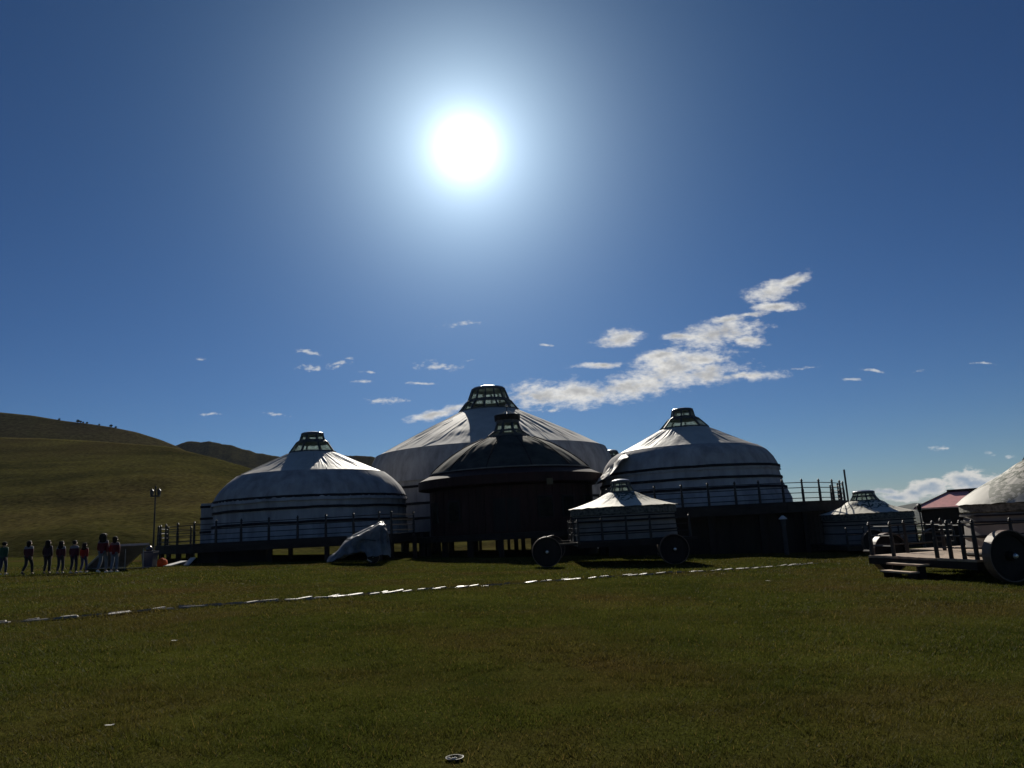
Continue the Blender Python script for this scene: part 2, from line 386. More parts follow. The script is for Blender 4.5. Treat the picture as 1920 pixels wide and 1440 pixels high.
# ------------------------------------------------------------------ big gers
def interp_profile(tab, n):
    t = np.linspace(0, 1, n); s = np.linspace(0, 1, len(tab))
    d = [0]
    for a, b in zip(tab[:-1], tab[1:]): d.append(d[-1] + math.hypot(b[0] - a[0], b[1] - a[1]))
    d = np.array(d) / d[-1]
    return [(float(np.interp(q, d, [p[0] for p in tab])), float(np.interp(q, d, [p[1] for p in tab]))) for q in t]
def smooth_profile(tab, n):
    p = interp_profile(tab, n); r = [a for a, _ in p]; z = [b for _, b in p]
    for _ in range(2):
        r = [r[0]] + [(r[i - 1] + 2 * r[i] + r[i + 1]) / 4 for i in range(1, n - 1)] + [r[-1]]
        z = [z[0]] + [(z[i - 1] + 2 * z[i] + z[i + 1]) / 4 for i in range(1, n - 1)] + [z[-1]]
    return list(zip(r, z))

def lantern(root, rows, nseg, cap_h, a0, mull_w, flange=.05, rows_skip=(), apex=None):
    """rows: (r, z) from top to base; glazed between rows; each pane is a piece of its own"""
    fr = MB()
    for i, (r, z) in enumerate(rows):
        hh = mull_w * (1.5 if i == 0 else 1.0)
        ex = flange if i in (0, 1) else flange * .6
        fr.lathe([(r - mull_w * .6, z - hh / 2), (r + ex, z - hh / 2), (r + ex, z + hh / 2), (r - mull_w * .6, z + hh / 2), (r - mull_w * .6, z - hh / 2)], nseg * 2, cap=False, a0=a0)
    for i in rows_skip:
        (r1, z1), (r2, z2) = rows[i], rows[i + 1]
        fr.lathe([(r1, z1), (r2 + flange, z2 + .02), (r2 + flange, z2 - .05), (r1 - .05, z1 - .05), (r1, z1)], nseg * 2, cap=False, a0=a0)
    o = fr.build('lantern_frame', FRAME, root)
    cp = MB(); r0, z0 = rows[0]; zt = z0 + mull_w * .75 + .003
    cp.lathe([(r0 + flange * .4, zt), (r0 * .95, zt + cap_h * .35), (r0 * .5, zt + cap_h * .85), (.03, zt + cap_h)], nseg * 2, a0=a0)
    c = cp.build('lantern_cap', CAPM, o)
    # added dark disc under the glass blocks light so the inside stays dark
    rb, zb = rows[-1]
    MB().lathe([(rb * .97, zb - .06), (rb * .97, zb - .02)], 32, a0=a0).build('throat_blocker', WOOD_D, o)
    for k in range(nseg):
        a = a0 + 2 * math.pi * k / nseg; mb = MB()
        pts = [Vector((r * math.sin(a), r * math.cos(a), z)) for r, z in rows]
        for p, q in zip(pts[:-1], pts[1:]):
            mb.beam(p, q, mull_w, mull_w, up=(math.sin(a), math.cos(a), .3))
        mb.build('mullion', FRAME, o)
        for i in range(len(rows) - 1):
            if i in rows_skip: continue
            (r1, z1), (r2, z2) = rows[i], rows[i + 1]
            a1, a2 = a, a + 2 * math.pi / nseg
            q = [Vector((rr * math.sin(w), rr * math.cos(w), zz)) for rr, zz, w in ((r1, z1, a1), (r1, z1, a2), (r2, z2, a2), (r2, z2, a1))]
            cen = sum(q, Vector()) / 4; q = [cen + (v - cen) * .96 for v in q]
            nrm = (q[1] - q[0]).cross(q[3] - q[0]).normalized() * .012
            pm = MB(); pm.v = [v + nrm for v in q] + [v - nrm for v in q]
            pm.f = [(0, 1, 2, 3), (7, 6, 5, 4), (0, 4, 5, 1), (1, 5, 6, 2), (2, 6, 7, 3), (3, 7, 4, 0)]
            pm.build('pane', GLASS, o)
    return o

def canvas_ger(name, label, X, Y, floor_z, lan, roof, wall, bands, nseg, seed, mull=.14, cap_h=.25, wr=.010, a0=0.0, ropes=()):
    """tables in metres relative to floor_z"""
    root = tag(empty(name, (X, Y, floor_z)), label, 'ger')
    rnd = random.Random(seed)
    lantern(root, lan, nseg, cap_h, a0, mull, rows_skip=(1,))
    ph = [rnd.uniform(0, 6.28) for _ in range(8)]
    nr = 34; prof = smooth_profile(roof, nr)
    def fold(r, z, a, i):
        t = i / (nr - 1)
        env = max(0, fbm(a * 1.6 + seed, 1.5 + seed, t * 1.2) + .55) * math.sin(math.pi * min(1, t * 1.02 + .04)) ** .6
        d = (math.cos(64 * a + ph[0] + 1.2 * math.sin(3 * t + ph[1])) + .8 * math.cos(41 * a + ph[2] + 2 * t) + .7 * math.cos(97 * a + ph[3] - 1.5 * t) + .9 * math.cos(17 * a + ph[4]) + .35 * math.cos(151 * a + ph[5] + 3 * math.sin(4 * t)) + .3 * math.cos(203 * a + ph[6])) * wr * env
        d += .02 * fbm(a * 5, t * 3, seed, 3) - .035 * math.sin(math.pi * t)
        return r + d * .4, z + d
    MB().lathe(prof, 840, cap=False, fn=fold).build('roof_canvas', CANVAS, root, smooth=True)
    # skirt of the roof canvas over the shoulder, then the wall
    nr2 = 22; sp = smooth_profile([(roof[-1][0] + .03, roof[-1][1] + .02)] + wall[0], nr2)
    def hem(r, z, a, i):
        t = i / (nr2 - 1)
        d = .025 * fbm(a * 6, t * 2, seed + 5, 4) + .018 * math.cos(80 * a + 3 * math.sin(5 * a)) * t * t
        sm = abs(((a * 16 / (2 * math.pi)) % 1) - .5)
        return r + d * (.2 + t) - (.03 * math.exp(-(sm / .03) ** 2) * math.sin(math.pi * t)), z - .05 * t * fbm(a * 4, 2.2, seed)
    MB().lathe(sp, 480, cap=False, fn=hem).build('shoulder_canvas', CANVAS_SHADED, root, smooth=True)
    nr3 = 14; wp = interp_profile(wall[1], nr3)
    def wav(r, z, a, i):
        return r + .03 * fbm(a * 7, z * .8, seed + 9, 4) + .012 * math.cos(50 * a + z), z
    MB().lathe(wp, 240, cap=False, fn=wav).build('wall_canvas', CANVAS_SHADED, root, smooth=True)
    for (r, z, w) in bands:
        def bw(rr, zz, a, i):
            return rr + .03 * fbm(a * 7, z, seed + 9, 3), zz + .035 * fbm(a * 3.1, z * 2, seed, 3)
        MB().lathe([(r + .02, z - w / 2), (r + .09, z - w / 2), (r + .09, z + w / 2), (r + .02, z + w / 2), (r + .02, z - w / 2)], 160, cap=False, fn=bw).build('band', BAND, root)
    for (aa, t0, t1) in ropes:
        pts = []
        for k in range(9):
            t = t0 + (t1 - t0) * k / 8; i = min(nr - 1, int(t * (nr - 1))); r, z = prof[i]; a = aa + .16 * (k / 8 - .5)
            pts.append((r * math.sin(a), r * math.cos(a), z + .05))
        MB().tube(pts, .018, 5).build('rope', ROPE, root)
    return root

def table(X, Y, fz, rows):
    s = mpp(X, Y)
    return [(r * s, zat(X, Y, y) - fz) for r, y in rows]

# left ger -----------------------------------------------------------
LX, LY = at(586, 1000, 58).x, 58.0; LF = zat(LX, LY, 1008)
T = lambda rows: table(LX, LY, LF, rows)
lt = T([(20, 815), (24, 827), (30, 831), (43, 849)])
rt = T([(43, 850), (88, 870), (135, 892)])
sh = T([(150, 903), (164, 918), (172, 932), (177, 945)]); wl = T([(173, 943), (173, 975), (177, 1006)]); wl.append((wl[-1][0], -.02))
bd = [(b[0], b[1], .17) for b in T([(173, 938), (173, 957), (174, 981)])]
left_ger = canvas_ger('white_ger', 'white canvas ger on a railed terrace between the hillside and the dark ger', LX, LY, LF, lt, rt, (sh, wl), bd, 8, 11, mull=.115, a0=.2, wr=.015, cap_h=.15,
                      ropes=((2.6, .05, .98), (2.9, .3, .98), (4.0, .1, .98)))
# the flat-sided porch on its left flank
px_ = left_ger
mb = MB(); zt = T([(173, 935)])[0][1]
ax0 = at(378, 980, LY - 1.0).x - LX
mb.box(((ax0 - 5.5) / 2, .4, zt / 2), (abs(ax0 + 5.5), 3.2, zt)); mb.build('porch', CANVAS_SHADED, px_)
for y in (938.5, 960, 985):
    z = T([(173, y)])[0][1] - .12
    MB().box(((ax0 - 5.5) / 2 - .03, .4, z), (abs(ax0 + 5.5) + .04, 3.26, .17)).build('band', BAND, px_)

# main ger -----------------------------------------------------------
MX, MY = at(926, 960, 77).x, 77.0; MF = DF0 = gz(MX, MY) + 1.75
T = lambda rows: table(MX, MY, MF, rows)
lt = T([(32, 732), (40, 752), (45, 756), (58, 772)])
rt = T([(58, 773), (110, 797.5), (166, 825), (216, 852)])
sh = T([(222, 862), (226, 872), (229, 882), (232, 897), (234, 906)]); wl = T([(230, 904), (230, 940), (232, 975)]); wl.append((wl[-1][0], -.02))
bd = [(b[0], b[1], .22) for b in T([(230, 916), (230, 944), (231, 968)])]
main_ger = canvas_ger('white_ger', 'largest white canvas ger with tall glazed crown, standing behind the dark ger', MX, MY, MF, lt, rt, (sh, wl), bd, 14, 23, mull=.15, a0=.12, wr=.020, cap_h=.35,
                      ropes=((2.55, .0, .98), (2.8, .05, .9), (3.6, .3, .98), (3.9, .3, .98), (4.1, .05, .98), (2.35, .05, .98)))

# right ger ----------------------------------------------------------
RX, RY = at(1296, 945, 57).x, 57.0; RF = at(1380, 946, 46.2).z
T = lambda rows: table(RX, RY, RF, rows)
lt = T([(19, 770), (22, 783), (29, 787), (46, 804)])
rt = T([(46, 805), (88, 825), (130, 846)]); R_lan, R_roof = lt, rt
sh = T([(143, 853), (154, 866), (160, 880), (164, 892)]); wl = T([(161, 890), (166, 915), (178, 944)]); wl.append((wl[-1][0], -.02))
bd = [(b[0], b[1], .17) for b in T([(162, 886), (164, 906), (170, 924)])]
right_ger = canvas_ger('white_ger', 'white canvas ger with a torn loose flap at its shoulder, on the raised terrace', RX, RY, RF, lt, rt, (sh, wl), bd, 8, 37, mull=.115, a0=.33, wr=.015, cap_h=.12)
# torn flap
def torn_flap():
    s = mpp(RX, RY); mb = MB(); nu, nv = 16, 14; V = []
    for j in range(nv):
        for i in range(nu):
            u = i / (nu - 1); v = j / (nv - 1)
            px = 1170 - 30 * v - 32 * v * u * (1.1 + .25 * fbm(v * 7, u * 3)) + 8 * u
            py = 849 + 8 * u + 31 * v + (27 + 6 * fbm(v * 9, 2)) * v * u - 4 * math.sin(9 * v) * u
            P = at(px, py, RY - 2.6 - 1.5 * u + .35 * math.sin(13 * v + 4 * u))
            V.append(P - Vector((RX, RY, RF)))
    mb.v = V + [p + Vector((.02, .05, .02)) for p in V]; n = nu * nv
    for j in range(nv - 1):
        for i in range(nu - 1):
            a = j * nu + i; mb.f.append((a, a + 1, a + 1 + nu, a + nu)); mb.f.append((n + a, n + a + nu, n + a + nu + 1, n + a + 1))
    o = mb.build('torn_flap', CANVAS, right_ger, smooth=True); o['label'] = 'torn strip of white canvas hanging loose'
torn_flap()
# hidden ger whose crown peeps out
BX, BY = at(1147, 850, 98).x, 98.0
zc = zat(BX, BY, 848); BF = zc - R_lan[0][1]
canvas_ger('white_ger', 'distant ger of which only the dark crown peeps out between two roofs', BX, BY, BF, R_lan, R_roof, ([(R_roof[-1][0] + .8, R_roof[-1][1] - 1.2), (R_roof[-1][0] + 1.1, R_roof[-1][1] - 2)], [(R_roof[-1][0] + 1, R_roof[-1][1] - 1.9), (R_roof[-1][0] + 1.2, gz(BX, BY) - BF - .1)]), [], 8, 51, mull=.17)

# dark entrance ger ----------------------------------------------------
DX, DY = at(960, 960, 57).x, 57.0; DF = at(960, 999, 50).z
T = lambda rows: table(DX, DY, DF, rows)
dark = tag(empty('dark_ger', (DX, DY, DF)), 'dark wooden ger with felt roof and glazed crown in front of the largest white ger', 'ger')
lo = lantern(dark, T([(20, 792), (26, 809), (40, 819)]), 8, .3, .39, .15, flange=.1)
rows = T([(20, 792), (21, 786)]); z0 = rows[0][1] + .12
MB().lathe([(1.0, z0), (1.02, z0 + .42), (.9, z0 + .42), (.9, z0)], 16, a0=.2, cap=False).build('crown_drum', WOOD_D, lo)
zt = z0 + .42
for k in range(8):
    a = 2 * math.pi * k / 8; MB().tube([(.95 * math.sin(a), .95 * math.cos(a), zt), (.04 * math.sin(a), .04 * math.cos(a), zt + .38)], .025, 5).build('crown_spoke', TRIM, lo)
MB().tube([(0, 0, zt - .2), (0, 0, zt + .7)], .04, 6).build('crown_pole', IRON, lo)
MB().lathe([(.01, zt + .66), (.08, zt + .72), (.1, zt + .79), (.06, zt + .87), (.01, zt + .9)], 10).build('crown_ball', HUBM, lo)
DW = 164; rp = smooth_profile(T([(40, 820), (62, 828), (88, 840), (112, 855), (135, 872), (150, 886)]), 26)
def dfold(r, z, a, i):
    return r, z + .03 * fbm(a * 8, i * .15, 2, 4) + .012 * math.cos(30 * a)
MB().lathe(rp, 200, cap=False, fn=dfold).build('felt_roof', DARKROOF, dark, smooth=True)
re, ze = rp[-1]
for k in range(12):   # ridge battens lying on the felt
    a = 2 * math.pi * k / 12 + .26; pts = [(r * math.sin(a), r * math.cos(a), z + .06) for r, z in rp[2:]]
    MB().tube(pts, .035, 5).build('roof_batten', WOOD_D, dark)
MB().lathe([(re - .1, ze - .03), (re + .08, ze - .05), (re + .08, ze + .03), (re - .1, ze + .05), (re - .1, ze - .03)], 96, cap=False).build('eave_trim', mat('dull_trim', (.16, .155, .15), rough=.6), dark)
ent = T([(172, 899), (172, 914), (150, 918)])
MB().lathe([(re - .05, ze - .06), (ent[0][0], ent[0][1]), (ent[1][0], ent[1][1]), (ent[2][0] - .4, ent[2][1])], 64, cap=False).build('cornice', WOOD_R, dark)
rw = ent[2][0]; zw = ent[2][1]
MB().lathe([(rw - .12, zw + .02), (rw - .12, .0)], 64, cap=False).build('wall_core', WOOD_D, dark)
nb = 64
for k in range(nb):
    a = 2 * math.pi * (k + .5) / nb
    if math.cos(a) > .25: continue
    w = 2 * math.pi * rw / nb * .95
    MB().box((rw * math.sin(a), rw * math.cos(a), zw / 2), (w, .1 + .02 * (k % 3), zw - .02), rz=-a).build('wall_plank', WOOD_R, dark)
for k in (-2.05, -2.45, 2.75, 2.45, 2.05):   # windows between the planks, dark glass
    a = k; rr = rw + .09
    f = MB().box((rr * math.sin(a), rr * math.cos(a), zw * .52), (1.15, .08, 1.5), rz=-a).build('window', WOOD_D, dark)
    MB().box(((rr + .05) * math.sin(a), (rr + .05) * math.cos(a), zw * .52), (.95, .03, 1.3), rz=-a).build('pane', GLASS, f)
a = math.pi + .05; rr = rw + .09
f = MB().box((rr * math.sin(a), rr * math.cos(a), 1.25), (2.0, .1, 2.5), rz=-a).build('door', WOOD_R, dark)
for s in (-1, 1):
    MB().box(((rr + .07) * math.sin(a) + s * .48, (rr + .07) * math.cos(a), 1.22), (.84, .05, 2.2), rz=-a).build('door_leaf', WOOD_D, f)
pl = at(1031, 902, DY - 7.6) - Vector((DX, DY, DF))
MB().box(pl, (.42, .06, .42)).build('wall_plaque', mat('ochre_plaque', (.10, .08, .04), rough=.8), dark)

# ------------------------------------------------------------------ terraces
POST_CACHE = {}
def post_mesh(h, w):
    key = (round(h, 2), w)
    if key not in POST_CACHE:
        mb = MB(); mb.lathe([(w * .62, 0), (w * .62, h * .52), (w * .5, h * .55), (w * .42, h * .88), (w * .62, h * .9), (w * .62, h * .925), (w * .3, h * .94), (w * .42, h * .96), (w * .04, h)], 8, a0=math.pi / 8)
        POST_CACHE[key] = mb.mesh('rail_post', STEEL)
    return POST_CACHE[key]
def terrace(name, label, posts, fz, deck_poly, heights, h=1.42, fascia=.5, stilt_step=2, gap_after=(), post_w=.13, rail_r=.028, stilts=True):
    """posts: world (x,y); deck_poly: world (x,y)"""
    cx = sum(p[0] for p in deck_poly) / len(deck_poly); cyy = sum(p[1] for p in deck_poly) / len(deck_poly)
    base = gz(cx, cyy); root = tag(empty(name, (cx, cyy, base)), label, 'terrace'); o = Vector((cx, cyy, base))
    n = len(deck_poly); mb = MB()
    for z in (fz - .12, fz): mb.v += [Vector((x, y, z)) - o for x, y in deck_poly]
    mb.f = [tuple(range(n))[::-1], tuple(range(n, 2 * n))] + [(i, (i + 1) % n, n + (i + 1) % n, n + i) for i in range(n)]
    mb.build('deck', WOOD_W, root)
    for i in range(n):
        p, q = deck_poly[i], deck_poly[(i + 1) % n]; d = Vector((q[0] - p[0], q[1] - p[1], 0)); 
        if d.length < .3: continue
        d.normalize(); nn = Vector((d.y, -d.x, 0)) * .04
        MB().beam(Vector((*p, fz - .03 - fascia / 2)) - o + nn, Vector((*q, fz - .03 - fascia / 2)) - o + nn, .06, fascia).build('fascia_board', WOOD_W, root)
    pm = post_mesh(h, post_w)
    for i, (x, y) in enumerate(posts):
        p = link('rail_post', pm, root); p.location = Vector((x, y, fz)) - o
    for i in range(len(posts) - 1):
        if i in gap_after: continue
        for hh in heights:
            a = Vector((*posts[i], fz + hh)) - o; b = Vector((*posts[i + 1], fz + hh)) - o
            MB().tube([a, b], rail_r, 6).build('rail', STEEL, root)
    if stilts:
        for i, (x, y) in enumerate(posts):
            if i % stilt_step: continue
            for dy in (.25, 4.5):
                g = gz(x, y + dy)
                MB().box(Vector((x, y + dy, (g - .1 + fz - .12) / 2)) - o, (.26, .26, fz - .12 - g + .1)).build('stilt', WOOD_D, root)
    return root, o
def pts_from(lst, pyref):
    return [(at(px, pyref, Y).x, Y) for px, Y in lst]
HTS = (1.17, .85, .53, .2)
lp = pts_from([(776, 50.0), (734, 46.0), (711, 46.05), (663, 46.3), (611, 46.5), (558, 46.7), (504, 46.9), (452, 47.1), (405, 47.4), (364, 47.9), (333, 49.0), (311, 50.6), (301, 52.2), (297, 54.0), (315, 58.0), (358, 60.5)], 1000)
poly = [(lp[1][0], 66.5)] + [(lp[1][0] + .05, 45.85)] + [(x, y - .2) for x, y in lp[2:12]] + [(lp[12][0] - .2, lp[12][1]), (lp[13][0] - .2, lp[13][1]), (lp[14][0] - .1, lp[14][1] + .2), (lp[15][0], lp[15][1] + .3), (lp[15][0] + 2, 66.5)]
ter_l, oL = terrace('terrace', 'dark timber terrace with post rails under the ger nearest the hillside', lp, LF, poly, HTS, fascia=.55)
rp_ = pts_from([(1140, 46.0), (1180, 46.0), (1229, 46.0), (1280, 46.0), (1330, 46.05), (1381, 46.15), (1426, 46.4), (1471, 46.7), (1508, 47.3), (1540, 48.4), (1565, 50.2), (1579, 52.4), (1585, 54.8), (1575, 58.4), (1561, 60.5)], 945)
poly = [(rp_[0][0], 66), (rp_[0][0], 45.8)] + [(x, y - .2) for x, y in rp_[1:10]] + [(rp_[10][0] + .15, rp_[10][1] - .15), (rp_[11][0] + .2, rp_[11][1]), (rp_[12][0] + .2, rp_[12][1]), (rp_[13][0] + .2, rp_[13][1] + .1), (rp_[14][0], rp_[14][1] + .3), (rp_[14][0] - 3, 66)]
ter_r, oR = terrace('terrace', 'tall dark timber terrace with rounded railed end beneath the ger with torn flap', rp_, RF, poly, HTS, fascia=.62)
# board wall under the tall terrace
def under_wall(root, o, p0, p1, ztop, name='skirting_board'):
    p0, p1 = Vector((*p0, 0)), Vector((*p1, 0)); d = p1 - p0; n = int(d.length / .42); d /= n; rnd = random.Random(5)
    for i in range(n):
        a = p0 + d * (i + .5); g = gz(a.x, a.y) - .1; zt = ztop - rnd.uniform(0, .03)
        MB().box(Vector((a.x, a.y + (.045 if i % 2 else 0), (g + zt) / 2)) - o, (d.length * 1.06, .04, zt - g), rz=math.atan2(d.y, d.x)).build(name, WOOD_D, root)
under_wall(ter_r, oR, (rp_[0][0] + .1, 47.2), (rp_[8][0], 48.2), RF - .14)
under_wall(ter_r, oR, (rp_[8][0], 48.3), (rp_[12][0] - .4, 55.0), RF - .14)
under_wall(ter_l, oL, pts_from([(372, 48.6), ], 1000)[0], pts_from([(500, 48.4)], 1000)[0], LF - .14)
# round base of the dark ger
def round_base(DX, DY, DF, rad, label, ns, skirt):
    base = gz(DX, DY); root = tag(empty('terrace', (DX, DY, base)), label, 'terrace'); o = Vector((DX, DY, base))
    zr = DF - base
    MB().lathe([(rad, zr - .02), (rad, zr - .42), (.2, zr - .42), (.2, zr - .02)][::1], 64, cap=False).build('deck', WOOD_W, root)
    MB().lathe([(.3, zr - .021), (rad - .1, zr - .021)], 64, cap=False).build('deck_top', WOOD_W, root)
    for k in range(ns):
        a = 2 * math.pi * (k + .35) / ns
        x, y = (rad - .5) * math.sin(a), (rad - .5) * math.cos(a); g = gz(DX + x, DY + y) - base - .1
        MB().box((x, y, (g + zr - .42) / 2), (.32, .32, zr - .42 - g), rz=-a).build('stilt', WOOD_D, root)
    for k in range(26 if skirt else 0):
        a = math.pi - .42 - 1.05 * k / 26
        if k % 26 == 25: continue
        x, y = 6.2 * math.sin(a), 6.2 * math.cos(a); g = gz(DX + x, DY + y) - base - .1
        MB().box((x, y, (g + zr - .43) / 2), (.26, .05, zr - .43 - g), rz=-a).build('skirting_board', WOOD_D, root)
round_base(DX, DY, DF, 7.4, 'low round plinth of dark timber on stilts under the dark ger', 20, True)
round_base(MX, MY, MF, 13.4, 'broad round plinth on stilts under the largest white ger', 24, False)

# ------------------------------------------------------------------ cart gers
def ornament_canvas(wide=False):
    m = bpy.data.materials.new('ornamented_felt'); m.use_nodes = True; nt = m.node_tree; N = nt.nodes; L = nt.links
    p = N['Principled BSDF']; p.inputs['Roughness'].default_value = .7; p.inputs['Specular IOR Level'].default_value = .35
    tc = N.new('ShaderNodeTexCoord'); sp = N.new('ShaderNodeSeparateXYZ'); L.new(tc.outputs['Object'], sp.inputs[0])
    def M(op, a, b=None, c=None):
        n = N.new('ShaderNodeMath'); n.operation = op
        for i, x in enumerate((a, b, c)):
            if x is None: continue
            if isinstance(x, (int, float)): n.inputs[i].default_value = x
            else: L.new(x, n.inputs[i])
        return n.outputs[0]
    ang = M('ARCTAN2', sp.outputs[0], sp.outputs[1]); r = M('SQRT', M('ADD', M('MULTIPLY', sp.outputs[0], sp.outputs[0]), M('MULTIPLY', sp.outputs[1], sp.outputs[1])))
    sec = M('SUBTRACT', M('MODULO', M('ADD', M('MULTIPLY', ang, 8 / (2 * math.pi)), 20.18), 1.0), .5)      # one motif per eighth
    u = M('MULTIPLY', M('ABSOLUTE', sec), M('MULTIPLY', r, .785)); v = M('SUBTRACT', r, 1.35)
    ad = N.new('ShaderNodeCombineXYZ'); L.new(u, ad.inputs[0]); L.new(v, ad.inputs[1])
    # scroll: rings about a point beside the motif axis
    d1 = M('SQRT', M('ADD', M('POWER', M('SUBTRACT', u, .30), 2), M('POWER', M('SUBTRACT', v, .12), 2)))
    ringm = M('LESS_THAN', M('ABSOLUTE', M('SUBTRACT', d1, .2)), .06)
    d2 = M('SQRT', M('ADD', M('POWER', M('SUBTRACT', u, .22), 2), M('POWER', M('ADD', v, .38), 2)))
    ring2 = M('LESS_THAN', M('ABSOLUTE', M('SUBTRACT', d2, .13)), .05)
    collar = M('LESS_THAN', r, .93)
    wob = N.new('ShaderNodeTexNoise'); wob.inputs['Scale'].default_value = 5; L.new(tc.outputs['Object'], wob.inputs['Vector'])
    stem = M('MULTIPLY', M('LESS_THAN', u, .05), M('LESS_THAN', r, 1.9))
    orn = M('MAXIMUM', M('MAXIMUM', ringm, ring2), M('MAXIMUM', collar, stem))
    orn = M('MULTIPLY', orn, M('GREATER_THAN', wob.outputs[0], .40))
    if wide:
        w2 = N.new('ShaderNodeTexNoise'); w2.inputs['Scale'].default_value = 7; w2.inputs['Detail'].default_value = 4; L.new(tc.outputs['Object'], w2.inputs['Vector'])
        lobe = M('ADD', M('MULTIPLY', M('SINE', M('MULTIPLY', ang, 6)), .45), 2.0)
        zone = M('LESS_THAN', M('ABSOLUTE', M('SUBTRACT', r, lobe)), .42)
        orn = M('MAXIMUM', orn, M('MULTIPLY', zone, M('MULTIPLY', M('GREATER_THAN', w2.outputs[0], .44), .8)))
    mx = N.new('ShaderNodeMix'); mx.data_type = 'RGBA'; L.new(orn, mx.inputs[0]); mx.inputs[6].default_value = (.44, .42, .37, 1) if wide else (.62, .58, .48, 1); mx.inputs[7].default_value = (.085, .10, .075, 1)
    nz = N.new('ShaderNodeTexNoise'); nz.inputs['Scale'].default_value = 2.2; nz.inputs['Detail'].default_value = 8; L.new(tc.outputs['Object'], nz.inputs['Vector'])
    mr = N.new('ShaderNodeMapRange'); mr.inputs[3].default_value = .72; mr.inputs[4].default_value = 1.15; L.new(nz.outputs[0], mr.inputs[0])
    m2 = N.new('ShaderNodeVectorMath'); m2.operation = 'SCALE'; L.new(mx.outputs[2], m2.inputs[0]); L.new(mr.outputs[0], m2.inputs['Scale'])
    L.new(m2.outputs[0], p.inputs['Base Color'])
    b = N.new('ShaderNodeBump'); b.inputs['Strength'].default_value = .3; b.inputs['Distance'].default_value = .02; L.new(nz.outputs[0], b.inputs['Height']); L.new(b.outputs[0], p.inputs['Normal'])
    return m
ORN = ornament_canvas(); ORN_WIDE = ornament_canvas(True)
BORDER = mat('patterned_border', (.09, .10, .08), rough=.85, var=.8, vscale=7, c2=(.19, .185, .16), stretch=(1, 1, 1.4), detail=2)  # felt pattern, its pale tone darkened to hold the eave's shade

WHEEL = {}
def wheel(root, loc, r=.68, yaw=0.0):
    """big cart wheel, axle along local y"""
    if 'rim' not in WHEEL:
        def lathe_y(prof, n): 
            mb = MB().lathe(prof, n, cap=False); mb.v = [Vector((v.x, v.z, v.y)) for v in mb.v]; mb.f = [f[::-1] for f in mb.f]; return mb
        WHEEL['tread'] = lathe_y([(1.0, -.2), (1.0, .2), (.955, .2), (.955, -.2), (1.0, -.2)], 40).mesh('tread', TYRE)
        WHEEL['rim'] = lathe_y([(.952, -.16), (.952, .16), (.80, .13), (.80, -.13), (.952, -.16)], 40).mesh('rim', WHEELM)
        WHEEL['hub'] = lathe_y([(.01, -.34), (.1, -.34), (.13, -.28), (.19, -.2), (.19, .2), (.12, .26), (.01, .26)], 16).mesh('hub', WHEELM)
        WHEEL['cap'] = lathe_y([(.01, -.43), (.07, -.42), (.11, -.37), (.115, -.342), (.01, -.342)], 12).mesh('hub_cap', HUBM)
        WHEEL['disc'] = lathe_y([(.17, -.05), (.82, -.05), (.82, .05), (.17, .05), (.17, -.05)], 40).mesh('web', WOOD_D)
        WHEEL['spoke'] = MB().beam((0, -.0, .17), (0, 0, .82), .09, .16, up=(1, 0, 0)).mesh('spoke', WHEELM)
    w = link('wheel', WHEEL['rim'], root); w.location = loc; w.scale = (r, r, r); w.rotation_euler = (0, 0, yaw)
    for k in ('tread', 'hub', 'cap', 'disc'): link({'cap': 'hub_cap', 'disc': 'web'}.get(k, k), WHEEL[k], w)
    for i in range(12):
        s = link('spoke', WHEEL['spoke'], w); s.rotation_euler = (0, 2 * math.pi * i / 12, 0)
    return w

